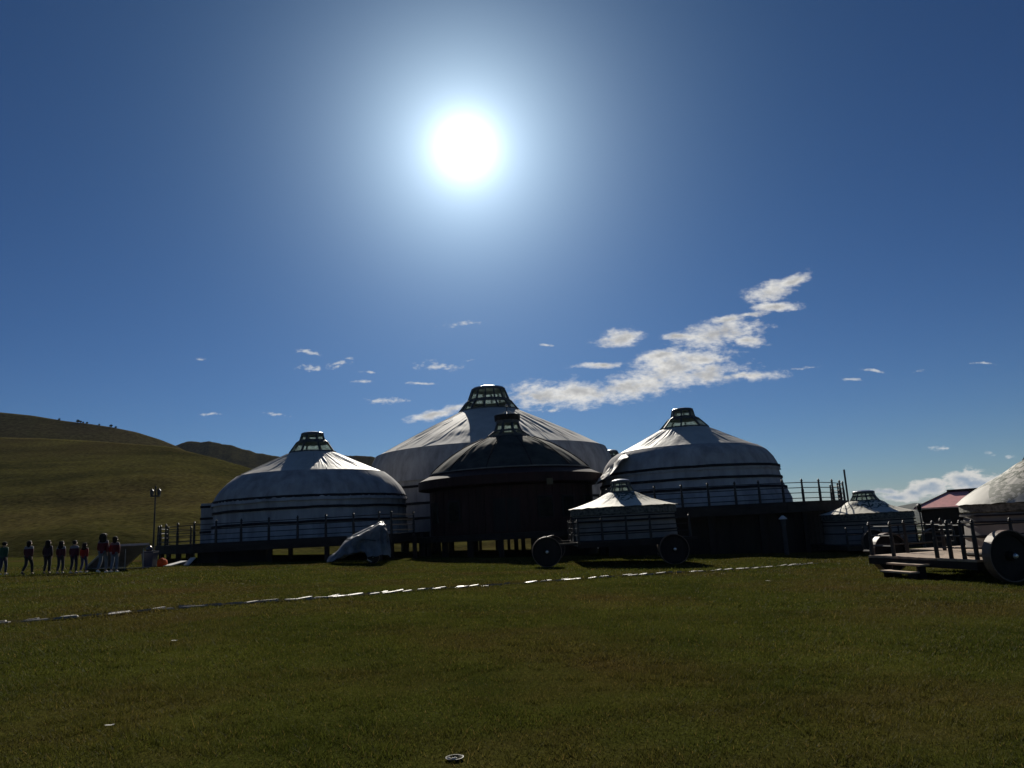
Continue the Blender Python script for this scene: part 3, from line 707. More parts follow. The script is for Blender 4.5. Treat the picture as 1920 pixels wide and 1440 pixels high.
def cart_ger(name, label, X, Y, fz, deck, wheels, eave_h, Rr, posts_runs, lan_scale=1.0, n_plank=12, deck_mat=WOOD_W, rot=0.0, beams=None, pipe=None, rail_h=(.92, .62, .3), post_h=1.08, steep=None, tent=(0, 0)):
    g = gz(X, Y); o = Vector((X, Y, g)); root = tag(empty(name, (X, Y, g)), label, 'cart ger'); f = fz - g
    x0, x1, y0, y1 = deck; pw = (y1 - y0) / n_plank
    for k in range(n_plank):
        MB().box(((x0 + x1) / 2 - X, y0 + pw * (k + .5) - Y, f - .03 - .004 * (k % 2)), (x1 - x0 - .02 * (k % 3), pw - .015, .06)).build('deck_plank', deck_mat, root)
    for yy in (y0 + .02, y1 - .02):
        MB().box(((x0 + x1) / 2 - X, yy - Y, f - .17), (x1 - x0, .1, .2)).build('side_beam', WOOD_D, root)
    for k in range(4):
        xx = x0 + .1 + (x1 - x0 - .2) * k / 3
        MB().box((xx - X, (y0 + y1) / 2 - Y, f - .15), (.12, y1 - y0 - .2, .16)).build('cross_beam', WOOD_D, root)
    for (bx0, bx1, by) in (beams or ()):
        MB().box(((bx0 + bx1) / 2 - X, by - Y, f - .06), (bx1 - bx0, .12, .11)).build('shaft', WOOD_W, root)
    for (wx, wy) in wheels:
        wg = gz(wx, wy); wheel(root, (wx - X, wy - Y, wg + .68 - g), yaw=0)
        MB().tube([(wx - X, wy - Y + .15, wg + .68 - g), (wx - X, wy - Y + 1.4, wg + .68 - g)], .06, 8).build('axle', WOOD_D, root)
    n_before = set(root.children); nr = 20
    def wv(r, z, a, i): return r + .02 * fbm(a * 6, z, X, 4), z
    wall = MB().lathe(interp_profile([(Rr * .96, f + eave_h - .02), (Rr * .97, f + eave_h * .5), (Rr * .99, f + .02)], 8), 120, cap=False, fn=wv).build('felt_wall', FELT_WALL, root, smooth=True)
    lr = [(.44 * lan_scale, 1.24), (.47 * lan_scale, 1.02), (.62 * lan_scale, .74)]
    if steep: lr = [(r, z + steep) for r, z in lr]
    rp = smooth_profile([(.6, f + eave_h + .75 + steep), (.8, f + eave_h + .68 + steep), (Rr * .5, f + eave_h + .82), (Rr * .78, f + eave_h + .42), (Rr * .95, f + eave_h + .12), (Rr * 1.03, f + eave_h - .1)], nr) if steep else smooth_profile([(.6 * lan_scale, f + eave_h + .75), (.8 * lan_scale, f + eave_h + .67), (Rr * .5, f + eave_h + .40), (Rr * .8, f + eave_h + .14), (Rr * 1.03, f + eave_h - .02)], nr)
    ph = X * 3.1
    def fd(r, z, a, i):
        t = i / (nr - 1); d = .010 * math.cos(37 * a + ph + 2 * t) * t + .008 * math.cos(61 * a + ph) + .02 * fbm(a * 4, t * 2, ph, 3)
        return r + (.03 * fbm(a * 9, 1.0, ph) if i == nr - 1 else 0), z + d * math.sin(math.pi * min(1, t + .1)) - (.03 * fbm(a * 8, 2, ph, 3) if i == nr - 1 else 0)
    MB().lathe(rp, 160, cap=False, fn=fd).build('felt_roof', ORN_WIDE if steep else ORN, root, smooth=True)
    b1 = f + eave_h
    def bf(r, z, a, i): return r + .02 * fbm(a * 6, z, X, 3), z + .012 * math.cos(26 * a)
    MB().lathe([(Rr * .975, b1 - .03), (Rr * 1.0, b1 - .12), (Rr * 1.0, b1 - .36), (Rr * .975, b1 - .4)], 100, cap=False, fn=bf).build('patterned_border', BORDER, root)
    for hh in (.45, .66, 1.15):
        MB().lathe([(Rr * .99, b1 - hh), (Rr * 1.01, b1 - hh), (Rr * 1.01, b1 - hh - .06), (Rr * .99, b1 - hh - .06), (Rr * .99, b1 - hh)], 80, cap=False).build('band', BAND, root)
    lantern(root, [(r, f + eave_h + z) for r, z in lr], 8, .1, .25, .07, flange=.06)
    if pipe:
        MB().tube([(pipe[0], pipe[1], f + eave_h + .2), (pipe[0], pipe[1], f + eave_h + pipe[2])], .06, 8).build('stovepipe', IRON, root)
    for ch in set(root.children) - n_before: ch.location = (tent[0], tent[1], 0)
    pm = post_mesh(post_h, .1)
    for run in posts_runs:
        for i, (x, y) in enumerate(run):
            p = link('rail_post', pm, root); p.location = Vector((x, y, fz)) - o
            if i:
                for hh in rail_h:
                    MB().tube([Vector((*run[i - 1], fz + hh)) - o, Vector((x, y, fz + hh)) - o], .024, 6).build('rail', STEEL, root)
    return root, o, f
# middle cart
CX, CY = at(1171, 1000, 38).x, 38.0; CF = at(1090, 1017, 34.6).z
s = mpp(CX, CY)
c_eave = zat(CX, CY, 950) - CF
dk = (at(1083, 1015, 34.7).x, at(1083, 1015, 34.7).x + 5.25, 34.7, 41.2)
xr = lambda px, Y, py=1010: at(px, py, Y).x
cart_ger('cart_ger', 'white felt ger with green scrolls on a railed cart in front of the tall terrace', CX, CY, CF, dk, [(xr(1024, 34.6), 34.6), (xr(1262, 34.6), 34.6), (xr(1035, 41), 41.0), (xr(1255, 41), 41.0)], c_eave, 97 * s,
         [[(dk[0] + .03, 40.9), (dk[0] + .03, 39.0), (dk[0] + .03, 36.9), (dk[0] + .06, 34.8), (xr(1130, 34.8), 34.8), (xr(1176, 34.8), 34.8), (xr(1221, 34.8), 34.8), (dk[1] - .05, 34.8)]],
         beams=[(xr(1030, 34.6), dk[1] + .3, 35.0), (xr(1030, 34.6), dk[1] + .3, 40.6)])
# far cart at the terrace end
FX, FY = at(1626, 975, 47).x, 47.0; FFz = gz(FX, FY) + .55
f_eave = zat(FX, FY, 961) - FFz; sF = mpp(FX, FY)
cart_ger('cart_ger', 'cart ger with wide glazed crown and stovepipe beside the rounded terrace end', FX, FY, FFz, (FX - 3.0, FX + 3.3, 43.4, 50.3), [(FX - 1.5, 43.3), (FX + 1.9, 43.3)], f_eave, 79 * sF,
         [[(FX - 2.9, 43.5), (FX - 1.9, 43.5), (FX - .9, 43.5), (FX + .1, 43.5), (FX + 1.1, 43.5), (FX + 2.1, 43.5), (FX + 3.2, 43.5), (FX + 3.2, 46.5), (FX + 3.2, 50)]], lan_scale=1.35, pipe=(-.75, .6, 2.75))
# cart at the end of the row, turned a little towards the lawn
XX, XY, XYAW = 17.55, 25.3, R(10.4); XFz = at(1830, 1050, 20.7).z
x_eave = zat(XX, XY, 933) - XFz
lc = lambda x, y: (XX + x, XY + y)
rt_, oX, fX = cart_ger('cart_ger', 'large cart ger with green patterned felt roof and sunlit plank deck with steps', XX, XY, XFz, (XX - 3.0, XX + 3.3, XY - 3.6, XY + 3.0), [lc(-5.35, -3.95), lc(-4.15, 2.5), lc(2.6, -3.95)], x_eave, 2.75,
         [[lc(-5.9, -2.0), lc(-5.9, -2.55), lc(-5.9, -3.05), lc(-5.9, -3.5), lc(-4.7, -3.5), lc(-3.5, -3.5), lc(-2.3, -3.5), lc(-1.1, -3.5), lc(.1, -3.5), lc(1.3, -3.5), lc(3.2, -3.5)],
          [lc(-5.9, -.1), lc(-5.9, .95), lc(-4.6, .95), lc(-3.2, .95)]], deck_mat=WOOD_T, n_plank=26, steep=.55, tent=(.4, .0))
for k in range(18):
    MB().box((-4.515, -3.6 + 4.65 * (k + .5) / 18, fX - .03 - .004 * (k % 2)), (2.99 - .02 * (k % 3), 4.65 / 18 - .015, .06)).build('deck_plank', WOOD_T, rt_)
MB().box((-5.97, -1.28, fX - .17), (.1, 4.6, .2)).build('side_beam', WOOD_D, rt_)
for yy in (-3.55, 1.0): MB().box((-4.46, yy, fX - .17), (2.9, .1, .2)).build('side_beam', WOOD_D, rt_)
for k, (dx, dz) in enumerate(((-6.2, -.2), (-6.5, -.4))):
    zz = fX + dz
    st = MB().box((dx, -1.05, zz), (.32, 1.5 - .15 * k, .05)).build('step', WOOD_T, rt_)
    for yy in (-1.6, -.5):
        MB().box((dx + .02, yy, (zz - .025 - .2) / 2), (.26, .07, zz - .025 + .2)).build('step_support', WOOD_D, st)
rt_.rotation_euler = (0, 0, XYAW)
# ------------------------------------------------------------------ red-roofed hut
def hut():
    yaw = R(35); P = at(1812, 945, 57.5); cx, cyh = P.x, P.y; g = gz(cx, cyh); ze = at(1760, 951, 56).z - g; zr = at(1820, 919, 57.5).z - g
    root = tag(empty('hut', (cx, cyh, g), yaw), 'small dark timber hut with red sheet-metal roof behind the patterned cart ger', 'hut')
    RED = mat('red_sheet_roof', (.78, .33, .31), rough=.45, spec=.5, var=.12, vscale=3)
    w, l, rl = 2.0, 3.0, 1.1
    e = [(-w, -l), (w, -l), (w, l), (-w, l)]; rdg = [(0, -rl), (0, rl)]
    mb = MB(); mb.v = [Vector((*p, ze)) for p in e] + [Vector((*p, zr)) for p in rdg] + [Vector((*p, ze - .08)) for p in e]
    mb.f = [(0, 1, 4), (1, 2, 5, 4), (2, 3, 5), (3, 0, 4, 5), (6, 7, 1, 0), (7, 8, 2, 1), (8, 9, 3, 2), (9, 6, 0, 3), (9, 8, 7, 6)]
    rf = mb.build('roof', RED, root)
    MB().beam((0, -rl - .1, zr + .05), (0, rl + .1, zr + .05), .34, .16).build('ridge_cap', WOOD_D, rf)
    for i, j in ((0, 0), (1, 0), (3, 1), (2, 1)):
        MB().beam((*e[i], ze + .03), (*rdg[j], zr + .03), .1, .05).build('hip_cap', WOOD_D, rf)
    MB().box((-1.0, -.9, (ze + zr) / 2 + .1), (.2, .2, .75)).build('chimney', IRON, rf)
    MB().box((0, 0, (ze - .09) / 2 - .05), (2 * w - .7, 2 * l - .7, ze - .02)).build('wall', WOOD_D, root)
    for k in range(2): MB().box((-w + .34, -1.2 + 2.2 * k, 1.5), (.08, .9, .9)).build('window', FRAME, root)
hut()

# ------------------------------------------------------------------ lamp posts
def lamp(px, ptop, Y, label, kind):
    P = at(px, ptop, Y); g = gz(P.x, P.y); h = P.z - g; root = tag(empty('street_lamp', (P.x, P.y, g - .03)), label, 'lamp')
    if kind == 0:
        MB().tube([(0, 0, 0), (0, 0, h * .35), (0, 0, h - .1)], [.07, .055, .04], 8).build('pole', IRON, root)
        MB().box((0, 0, h - .62), (.62, .12, .1)).build('cross_arm', IRON, root)
        for s in (-1, 1):
            b = MB().lathe([(.05, h - .57), (.11, h - .52), (.11, h - .28), (.13, h - .26), (.02, h - .12)], 6, c=(s * .24, 0, 0)).build('lamp_head', IRON, root)
            MB().lathe([(.085, h - .51), (.085, h - .29)], 6, c=(s * .24, 0, 0)).build('lamp_glass', GLASS, b)
        MB().lathe([(.05, h - .1), (.07, h - .02), (.01, h + .1)], 8).build('finial', IRON, root)
    else:
        MB().tube([(0, 0, 0), (0, 0, h * .4), (0, 0, h - .45)], [.07, .05, .04], 8).build('pole', IRON, root)
        b = MB().lathe([(.04, h - .48), (.09, h - .42), (.13, h - .12), (.15, h - .1), (.03, h)], 8).build('lamp_head', IRON, root)
        MB().lathe([(.095, h - .40), (.135, h - .14)], 8, cap=False).build('lamp_glass', GLASS, b)
lamp(292, 912, 50.5, 'slim black twin-headed lamp post beside the hillside terrace', 0)
lamp(1722, 943, 41.0, 'dark lamp post with single lantern between the stovepipe cart ger and the red-roofed hut', 1)
# pale post lamp standing before the skirting of the tall terrace
def bollard():
    P = at(1467, 966, 44.0); g = gz(P.x, P.y); h = P.z - g; root = tag(empty('post_lamp', (P.x, P.y, g - .02)), 'grey post lamp with pale conical cap in the shade of the tall terrace', 'lamp')
    MB().lathe([(.13, 0), (.12, h * .75), (.15, h * .76), (.15, h - .22)], 12).build('post', mat('grey_post', (.045, .043, .04), rough=.8), root)
    MB().lathe([(.24, h - .21), (.24, h - .17), (.05, h)], 12).build('cap', mat('pale_cap', (.6, .58, .54), rough=.4), root)
bollard()

# ------------------------------------------------------------------ tarpaulin-covered cart
def tarp_cart():
    Yt = 42.0; org = at(690, 1050, Yt); g = gz(org.x, Yt); O = Vector((org.x, Yt, g))
    root = tag(empty('covered_cart', O), 'tilted cart under a crumpled silver grey tarpaulin in front of the terrace', 'cart')
    TARP = mat('silver_tarp', (.09, .095, .09), rough=.55, spec=.3, var=.5, vscale=1.1, metal=.1, bump=.6, bscale=6, c2=(.24, .26, .29), detail=9)
    L3 = lambda px, py, dy: at(px, py, Yt + dy) - O
    # cross sections from tail (left, on the grass) to raised head (right): front hem, front edge, ridge, back edge, back hem
    secs = [((612, 1055, -.2), (613, 1050, .1), (616, 1044, .5), (620, 1044, 1.0), (622, 1050, 1.2)),
            ((627, 1051, -.5), (627, 1040, -.2), (633, 1032, .5), (640, 1033, 1.1), (643, 1046, 1.3)),
            ((643, 1042, -.7), (642, 1024, -.4), (648, 1011, .5), (655, 1012, 1.3), (660, 1040, 1.5)),
            ((659, 1037, -.8), (657, 1012, -.5), (663, 1002, .5), (670, 1002, 1.4), (674, 1036, 1.6)),
            ((676, 1033, -.8), (676, 1003, -.55), (682, 993, .5), (688, 994, 1.4), (692, 1034, 1.6)),
            ((692, 1043, -.85), (696, 993, -.6), (699, 985, .5), (705, 987, 1.4), (710, 1036, 1.6)),
            ((708, 1042, -.9), (712, 984, -.6), (714, 977, .5), (718, 980, 1.4), (724, 1038, 1.6)),
            ((724, 1039, -.9), (722, 990, -.6), (719, 979, .3), (721, 983, 1.3), (728, 1040, 1.6)),
            ((733, 1044, -.6), (730, 1008, -.3), (723, 988, .4), (724, 990, 1.2), (731, 1042, 1.5))]
    S = [[L3(*p) for p in sec] for sec in secs]
    nu, nv = 56, 40; V = []
    def sample(row, t):
        d = np.linspace(0, 1, len(row)); return Vector([float(np.interp(t, d, [p[k] for p in row])) for k in range(3)])
    for i in range(nu):
        u = i / (nu - 1) * (len(S) - 1); a = min(int(u), len(S) - 2); fr = u - a
        for j in range(nv):
            t = j / (nv - 1); P = sample(S[a], t).lerp(sample(S[a + 1], t), fr)
            w = abs(t - .5) * 2
            n = fbm(i * .22, j * .19, 4, 6) * .13 + .06 * math.sin(i * .9 + 2.5 * math.sin(j * .3)) * w * w + .05 * abs(fbm(i * .5, j * .4, 9, 4))
            P += Vector((.5, -1, .4)) * n
            P.z = max(P.z, .03 + .02 * (j % 2)); V.append(P)
    mb = MB(); n = nu * nv; mb.v = V + [p + Vector((0, .015, -.02)) for p in V]
    for i in range(nu - 1):
        for j in range(nv - 1):
            a = i * nv + j; mb.f.append((a, a + nv, a + nv + 1, a + 1)); mb.f.append((n + a, n + a + 1, n + a + nv + 1, n + a + nv))
    t = mb.build('tarpaulin', TARP, root, smooth=True)
    rp_ = [L3(651, 1007.5, -.35), L3(664, 1004, -.65), L3(690, 992, -.72), L3(714, 979, -.68)]
    MB().tube(rp_, .03, 6).build('edge_rope', TRIM, t)
    MB().tube([L3(648, 1012, -.3), L3(690, 1012, -.9), L3(728, 1016, -.5)], .02, 5).build('tie_rope', IRON, t)
    # bed, shafts and wheels underneath
    a, b = L3(650, 1030, .4), L3(726, 1012, .4)
    MB().beam(a, b, 1.3, .12).build('cart_bed', WOOD_D, root)
    MB().beam(L3(618, 1053, .2), L3(655, 1030, .2), .08, .08).build('shaft', WOOD_D, root)
    MB().beam(L3(624, 1053, .9), L3(660, 1030, .9), .08, .08).build('shaft', WOOD_D, root)
    for dy in (-.25, 1.1):
        P = L3(700, 1036, dy); P.z = .34; w = wheel(root, P, r=.34); 
    MB().tube([Vector((L3(700, 1036, 0).x, -.2, .34)), Vector((L3(700, 1036, 0).x, 1.2, .34))], .05, 8).build('axle', IRON, root)
    MB().beam(L3(689, 1049, -.75), L3(697, 1053, -.85), .06, .05).build('prop_bar', HUBM, root)
tarp_cart()

# ------------------------------------------------------------------ things by the terrace end: solar panel, bin, bucket, boards
def solar():
    Ys = 39.0; PAN = mat('panel_back', (.16, .155, .15), rough=.55, var=.25, vscale=2); ALU = mat('aluminium', (.3, .3, .29), rough=.4, metal=.6)
    g = gz(at(230, 1067, Ys).x, Ys); O = Vector((at(230, 1067, Ys).x, Ys, g)); root = tag(empty('solar_panel', O), 'large tilted panel on thin legs, seen from its dark back, beside the walking group', 'solar panel')
    tr = at(279, 1020, Ys) - O; tl = at(206, 1023, Ys) - O
    bl = at(160, 1067, Ys + 1.5) - O; br = at(236, 1066, Ys + 1.5) - O
    bl.z = br.z = .12
    nrm = (tr - tl).cross(bl - tl).normalized() * .03
    q = [tl, tr, br, bl]; mb = MB(); mb.v = [v + nrm for v in q] + [v - nrm for v in q]; mb.f = [(0, 1, 2, 3), (7, 6, 5, 4), (0, 4, 5, 1), (1, 5, 6, 2), (2, 6, 7, 3), (3, 7, 4, 0)]
    mb.build('panel', PAN, root)
    for a, b in ((tl, tr), (tr, br), (bl, br), (tl, bl)): MB().beam(a, b, .07, .1).build('frame_bar', ALU, root)
    for k in (.33, .66): MB().beam(tl.lerp(tr, k), bl.lerp(br, k), .05, .05).build('back_rib', ALU, root)
    for k in (.04, .5, .96):
        p = tl.lerp(tr, k) * .85 + bl.lerp(br, k) * .15; MB().tube([p, (p.x, p.y, -.03)], .022, 6).build('leg', ALU, root)
    MB().tube([(tl.x, tl.y + .2, .05), (tr.x, tr.y + .2, .05)], .02, 6).build('foot_bar', ALU, root)
solar()
def bin_():
    P = at(280, 1062, 41.0); g = gz(P.x, 41.0); root = tag(empty('waste_bin', (P.x, 41.0, g)), 'dark blue waste bin heaped with rubbish beside the tilted panel', 'bin')
    BLUE = mat('navy_plastic', (.018, .026, .07), rough=.4, var=.2); 
    mb = MB(); 
    for z, w, d in ((.05, .26, .24), (.8, .32, .3), (.86, .35, .33), (.9, .35, .33)): mb.v += [Vector((sx * w, sy * d, z)) for sx, sy in ((-1, -1), (1, -1), (1, 1), (-1, 1))]
    for i in range(3): mb.f += [(i * 4 + k, i * 4 + (k + 1) % 4, i * 4 + 4 + (k + 1) % 4, i * 4 + 4 + k) for k in range(4)]
    mb.f += [(3, 2, 1, 0), (12, 13, 14, 15)]; mb.build('body', BLUE, root)
    for s in (-1, 1): MB().lathe([(.01, -.03), (.09, -.03), (.09, .03), (.01, .03)], 12, c=(s * .2, .2, .08)).build('caster', IRON, root)
    BAG = mat('dark_bag', (.03, .03, .04), rough=.35, var=.3); rnd = random.Random(3)
    for k in range(3):
        c = (rnd.uniform(-.15, .15), rnd.uniform(-.1, .1), .93)
        MB().lathe([(.02, -.05), (.15, 0), (.16, .1), (.08, .2), (.03, .25)], 10, c=c, fn=lambda r, z, a, i: (r * (1 + .25 * fbm(a, z * 8, k)), z)).build('rubbish_bag', BAG, root, True)
bin_()
def bucket():
    Y = 42.5; P = at(304, 1060, Y); g = gz(P.x, Y)
    root = tag(empty('sack', (P.x, Y, g)), 'bright orange sack slumped under the edge of the hillside terrace', 'sack')
    root.scale = (.75, .75, .75); OR = mat('orange_sack', (.55, .10, .02), rough=.8, spec=.1, var=.35, vscale=5, trans=.2)
    MB().lathe([(.02, 0), (.3, .02), (.36, .2), (.33, .42), (.2, .56), (.06, .62)], 24, fn=lambda r, z, a, i: (r * (1 + .18 * fbm(a * 1.5, z * 3, 7)), z + .03 * math.cos(5 * a) * (z > .1))).build('sack_body', OR, root, True)
    MB().tube([(-.05, 0, .6), (0, 0, .66), (.06, 0, .6)], .02, 5).build('tie', IRON, root)
bucket()
GREYB = mat('grey_boards', (.42, .41, .38), rough=.6, var=.25, vscale=3)
def plank(px0, py0, px1, py1, Y0, Y1, w, label):
    a, b = at(px0, py0, Y0), at(px1, py1, Y1); a.z = gz(a.x, a.y) + .05
    b.z = max(b.z, gz(b.x, b.y) + .2)
    root = tag(empty('board', a), label, 'board')
    MB().beam((0, 0, 0), b - a, w, .05).build('plank', GREYB, root)
    MB().tube([(b - a) * .9 - Vector((0, 0, .03)), Vector(((b - a).x * .9, (b - a).y * .9, gz(*((a + (b - a) * .9).xy)) - a.z))], .03, 6).build('prop', WOOD_D, root)
plank(313, 1061, 346, 1052, 42.2, 43.6, .5, 'pale grey board sloping up from the grass beside the orange sack')
plank(349, 1058, 362, 1046, 43.0, 43.8, .3, 'short pale grey board propped steeply beside the longer sloping board')

# ------------------------------------------------------------------ stepping-stone path
def path():
    pix = [(-90, 1178), (0, 1169), (150, 1157), (300, 1143), (450, 1132), (600, 1122), (750, 1109.5), (900, 1099.5), (980, 1094), (1040, 1089), (1150, 1081), (1260, 1074), (1340, 1070.5), (1400, 1066.5), (1480, 1060.5), (1530, 1057)]
    P = [ghit(*p) for p in pix]
    d = [0]
    for a, b in zip(P[:-1], P[1:]): d.append(d[-1] + (b - a).length)
    def pos(s): return Vector([float(np.interp(s, d, [p[k] for p in P])) for k in range(3)])
    V = []; F = []; n = 160
    for i in range(n):
        s = d[-1] * i / (n - 1); a = pos(s); t = (pos(s + .3) - pos(s - .3)).normalized(); nn = Vector((-t.y, t.x, 0))
        for w in (-.3 - .1 * fbm(s * 1.3, 1), .3 + .1 * fbm(s * 1.3, 9)):
            q = a + nn * w; V.append((q.x, q.y, gz(q.x, q.y) + .014))
        if i: F.append((2 * i - 2, 2 * i - 1, 2 * i + 1, 2 * i))
    me = bpy.data.meshes.new('path'); me.from_pydata(V, [], F); me.update(); me.materials.append(mat('bare_earth', (.026, .024, .012), rough=1, spec=0, var=.4, vscale=6))
    root = link('path', me); tag(root, 'line of flat pale stones crossing the lawn', 'path', kind='structure')
    STONE = mat('flat_stone', (.25, .225, .19), rough=.5, spec=.32, var=.3, vscale=3, bump=.25, bscale=14)
    rnd = random.Random(8); variants = []
    for k in range(14):
        m_ = rnd.randint(6, 9); mb = MB(); rad = [rnd.uniform(.75, 1.15) for _ in range(m_)]
        tilt = Vector((rnd.uniform(-.05, .05), rnd.uniform(-.05, .05)))
        for (sc, z) in ((1.0, -.06), (1.0, .0), (.93, .022)):
            for i in range(m_):
                a = 2 * math.pi * i / m_; x, y = rad[i] * sc * math.cos(a), rad[i] * sc * math.sin(a); mb.v.append(Vector((x, y, z + (tilt.x * x + tilt.y * y) * .3)))
        for r in range(2): mb.f += [(r * m_ + i, r * m_ + (i + 1) % m_, (r + 1) * m_ + (i + 1) % m_, (r + 1) * m_ + i) for i in range(m_)]
        mb.f.append(tuple(range(2 * m_, 3 * m_))); variants.append(mb.mesh('stone', STONE))
    s = .2; cnt = 0
    while s < d[-1] and cnt < 290:
        a = pos(s); t = (pos(s + .3) - pos(s - .3)).normalized(); nn = Vector((-t.y, t.x, 0)); ang = math.atan2(t.y, t.x)
        for side in ((-.13, .13) if rnd.random() < .62 else (0,)):
            if rnd.random() < .12: continue
            q = a + nn * (side + rnd.uniform(-.08, .08)) + t * rnd.uniform(-.1, .1); o = link('stone', rnd.choice(variants), root)
            o.location = (q.x, q.y, gz(q.x, q.y) + rnd.uniform(.004, .02)); L = rnd.uniform(.14, .33); W = rnd.uniform(.07, .135) * (1.5 if side == 0 else 1)
            o.scale = (L, W, 1); o.rotation_euler = (rnd.uniform(-.02, .02), rnd.uniform(-.02, .02), ang + rnd.uniform(-.3, .3)); cnt += 1
        s += rnd.uniform(.36, .62)
    return P
PATH = path()

# ------------------------------------------------------------------ litter on the lawn
def litter():
    P = ghit(852, 1425); root = tag(empty('bowl', (P.x, P.y, gz(P.x, P.y) + .02)), 'small dark discarded bowl with white crumpled wrapper lying in the lawn', 'bowl')
    BK = mat('black_plastic', (.015, .015, .015), rough=.7, spec=.2); WP = mat('white_wrapper', (.5, .48, .42), rough=.6, spec=.2, var=.1)
    root.location.z -= .028; root.scale = (.95, .95, .6)
    MB().lathe([(.035, 0), (.05, .012), (.062, .04), (.068, .042), (.066, .046), (.057, .042), (.045, .015), (.01, .006)], 28).build('dish', BK, root, True)
    MB().tube([(.067 * math.sin(a), .067 * math.cos(a), .045) for a in np.linspace(1.0, 2.9, 10)], .003, 5).build('rim_highlight', WP, root)  # white arc that paints the rim's highlight
    for k, (x, y) in enumerate(((-.035, -.02), (-.008, -.028), (.008, -.02))):
        MB().lathe([(.004, 0), (.016, .01), (.014, .028), (.004, .036)], 9, c=(x, y, .018), fn=lambda r, z, a, i: (r * (1 + .5 * fbm(a * 2, z * 40, k)), z)).build('wrapper', WP, root)
    for (px, py, w, lab) in ((205, 1371, .035, 'curled white paper scrap in the near lawn, apart from the bowl'), (327, 1207, .045, 'folded white paper scrap between the bowl and the stone path'), (1440, 1092, .06, 'white paper scrap on the lawn near the deck steps')):
        P = ghit(px, py); o = MB(); 
        for i in range(5):
            for j in range(4): o.v.append(Vector((w * (i - 2) * .5, w * .5 * (j - 1.5) * .6, .03 + .25 * w * fbm(i * .9, j * .9, px))))
        o.f = [(j + 4 * i, j + 4 * i + 4, j + 4 * i + 5, j + 4 * i + 1) for i in range(4) for j in range(3)]
        ob = o.build('paper_scrap', WP); ob.location = (P.x, P.y, gz(P.x, P.y) + .02); tag(ob, lab, 'litter')
litter()

# ------------------------------------------------------------------ people
SKIN = mat('skin', (.42, .26, .19), rough=.55, var=.08); HAIR = mat('black_hair', (.010, .008, .008), rough=.75, spec=.15, var=.3, vscale=20); EYE = mat('eye', (.02, .015, .012), rough=.2)
def cloth2(name, low, top, zsplit):
    m = bpy.data.materials.new(name); m.use_nodes = True; N = m.node_tree.nodes; L = m.node_tree.links; p = N['Principled BSDF']; p.inputs['Roughness'].default_value = .75; p.inputs['Specular IOR Level'].default_value = .3
    tc = N.new('ShaderNodeTexCoord'); s = N.new('ShaderNodeSeparateXYZ'); L.new(tc.outputs['Object'], s.inputs[0])
    r = N.new('ShaderNodeMapRange'); r.inputs[1].default_value = zsplit - .006; r.inputs[2].default_value = zsplit + .006; L.new(s.outputs[2], r.inputs[0])
    mx = N.new('ShaderNodeMix'); mx.data_type = 'RGBA'; L.new(r.outputs[0], mx.inputs[0]); mx.inputs[6].default_value = (*low, 1); mx.inputs[7].default_value = (*top, 1)
    nz = N.new('ShaderNodeTexNoise'); nz.inputs['Scale'].default_value = 14; L.new(tc.outputs['Object'], nz.inputs['Vector'])
    b = N.new('ShaderNodeBump'); b.inputs['Strength'].default_value = .5; b.inputs['Distance'].default_value = .03; L.new(nz.outputs[0], b.inputs['Height']); L.new(b.outputs[0], p.inputs['Normal'])
    L.new(mx.outputs[2], p.inputs['Base Color']); return m
def skin_obj(name, chains, mat_, parent, root_key, level=1):
    """chains: list of lists of (key, pos, radius); shared keys join"""
    idx = {}; V = []; Rd = []; E = set()
    for ch in chains:
        prev = None
        for key, p, r in ch:
            if key not in idx: idx[key] = len(V); V.append(p); Rd.append(r)
            if prev is not None and idx[key] != prev: E.add((min(prev, idx[key]), max(prev, idx[key])))
            prev = idx[key]
    me = bpy.data.meshes.new(name); me.from_pydata(V, list(E), []); me.materials.append(mat_)
    o = link(name, me, parent); md = o.modifiers.new('skin', 'SKIN'); md.use_smooth_shade = True
    sv = me.skin_vertices[0].data
    for i, r in enumerate(Rd): sv[i].radius = r if isinstance(r, tuple) else (r, r)
    sv[idx[root_key]].use_root = True
    ss = o.modifiers.new('sub', 'SUBSURF'); ss.levels = level; ss.render_levels = level
    return o
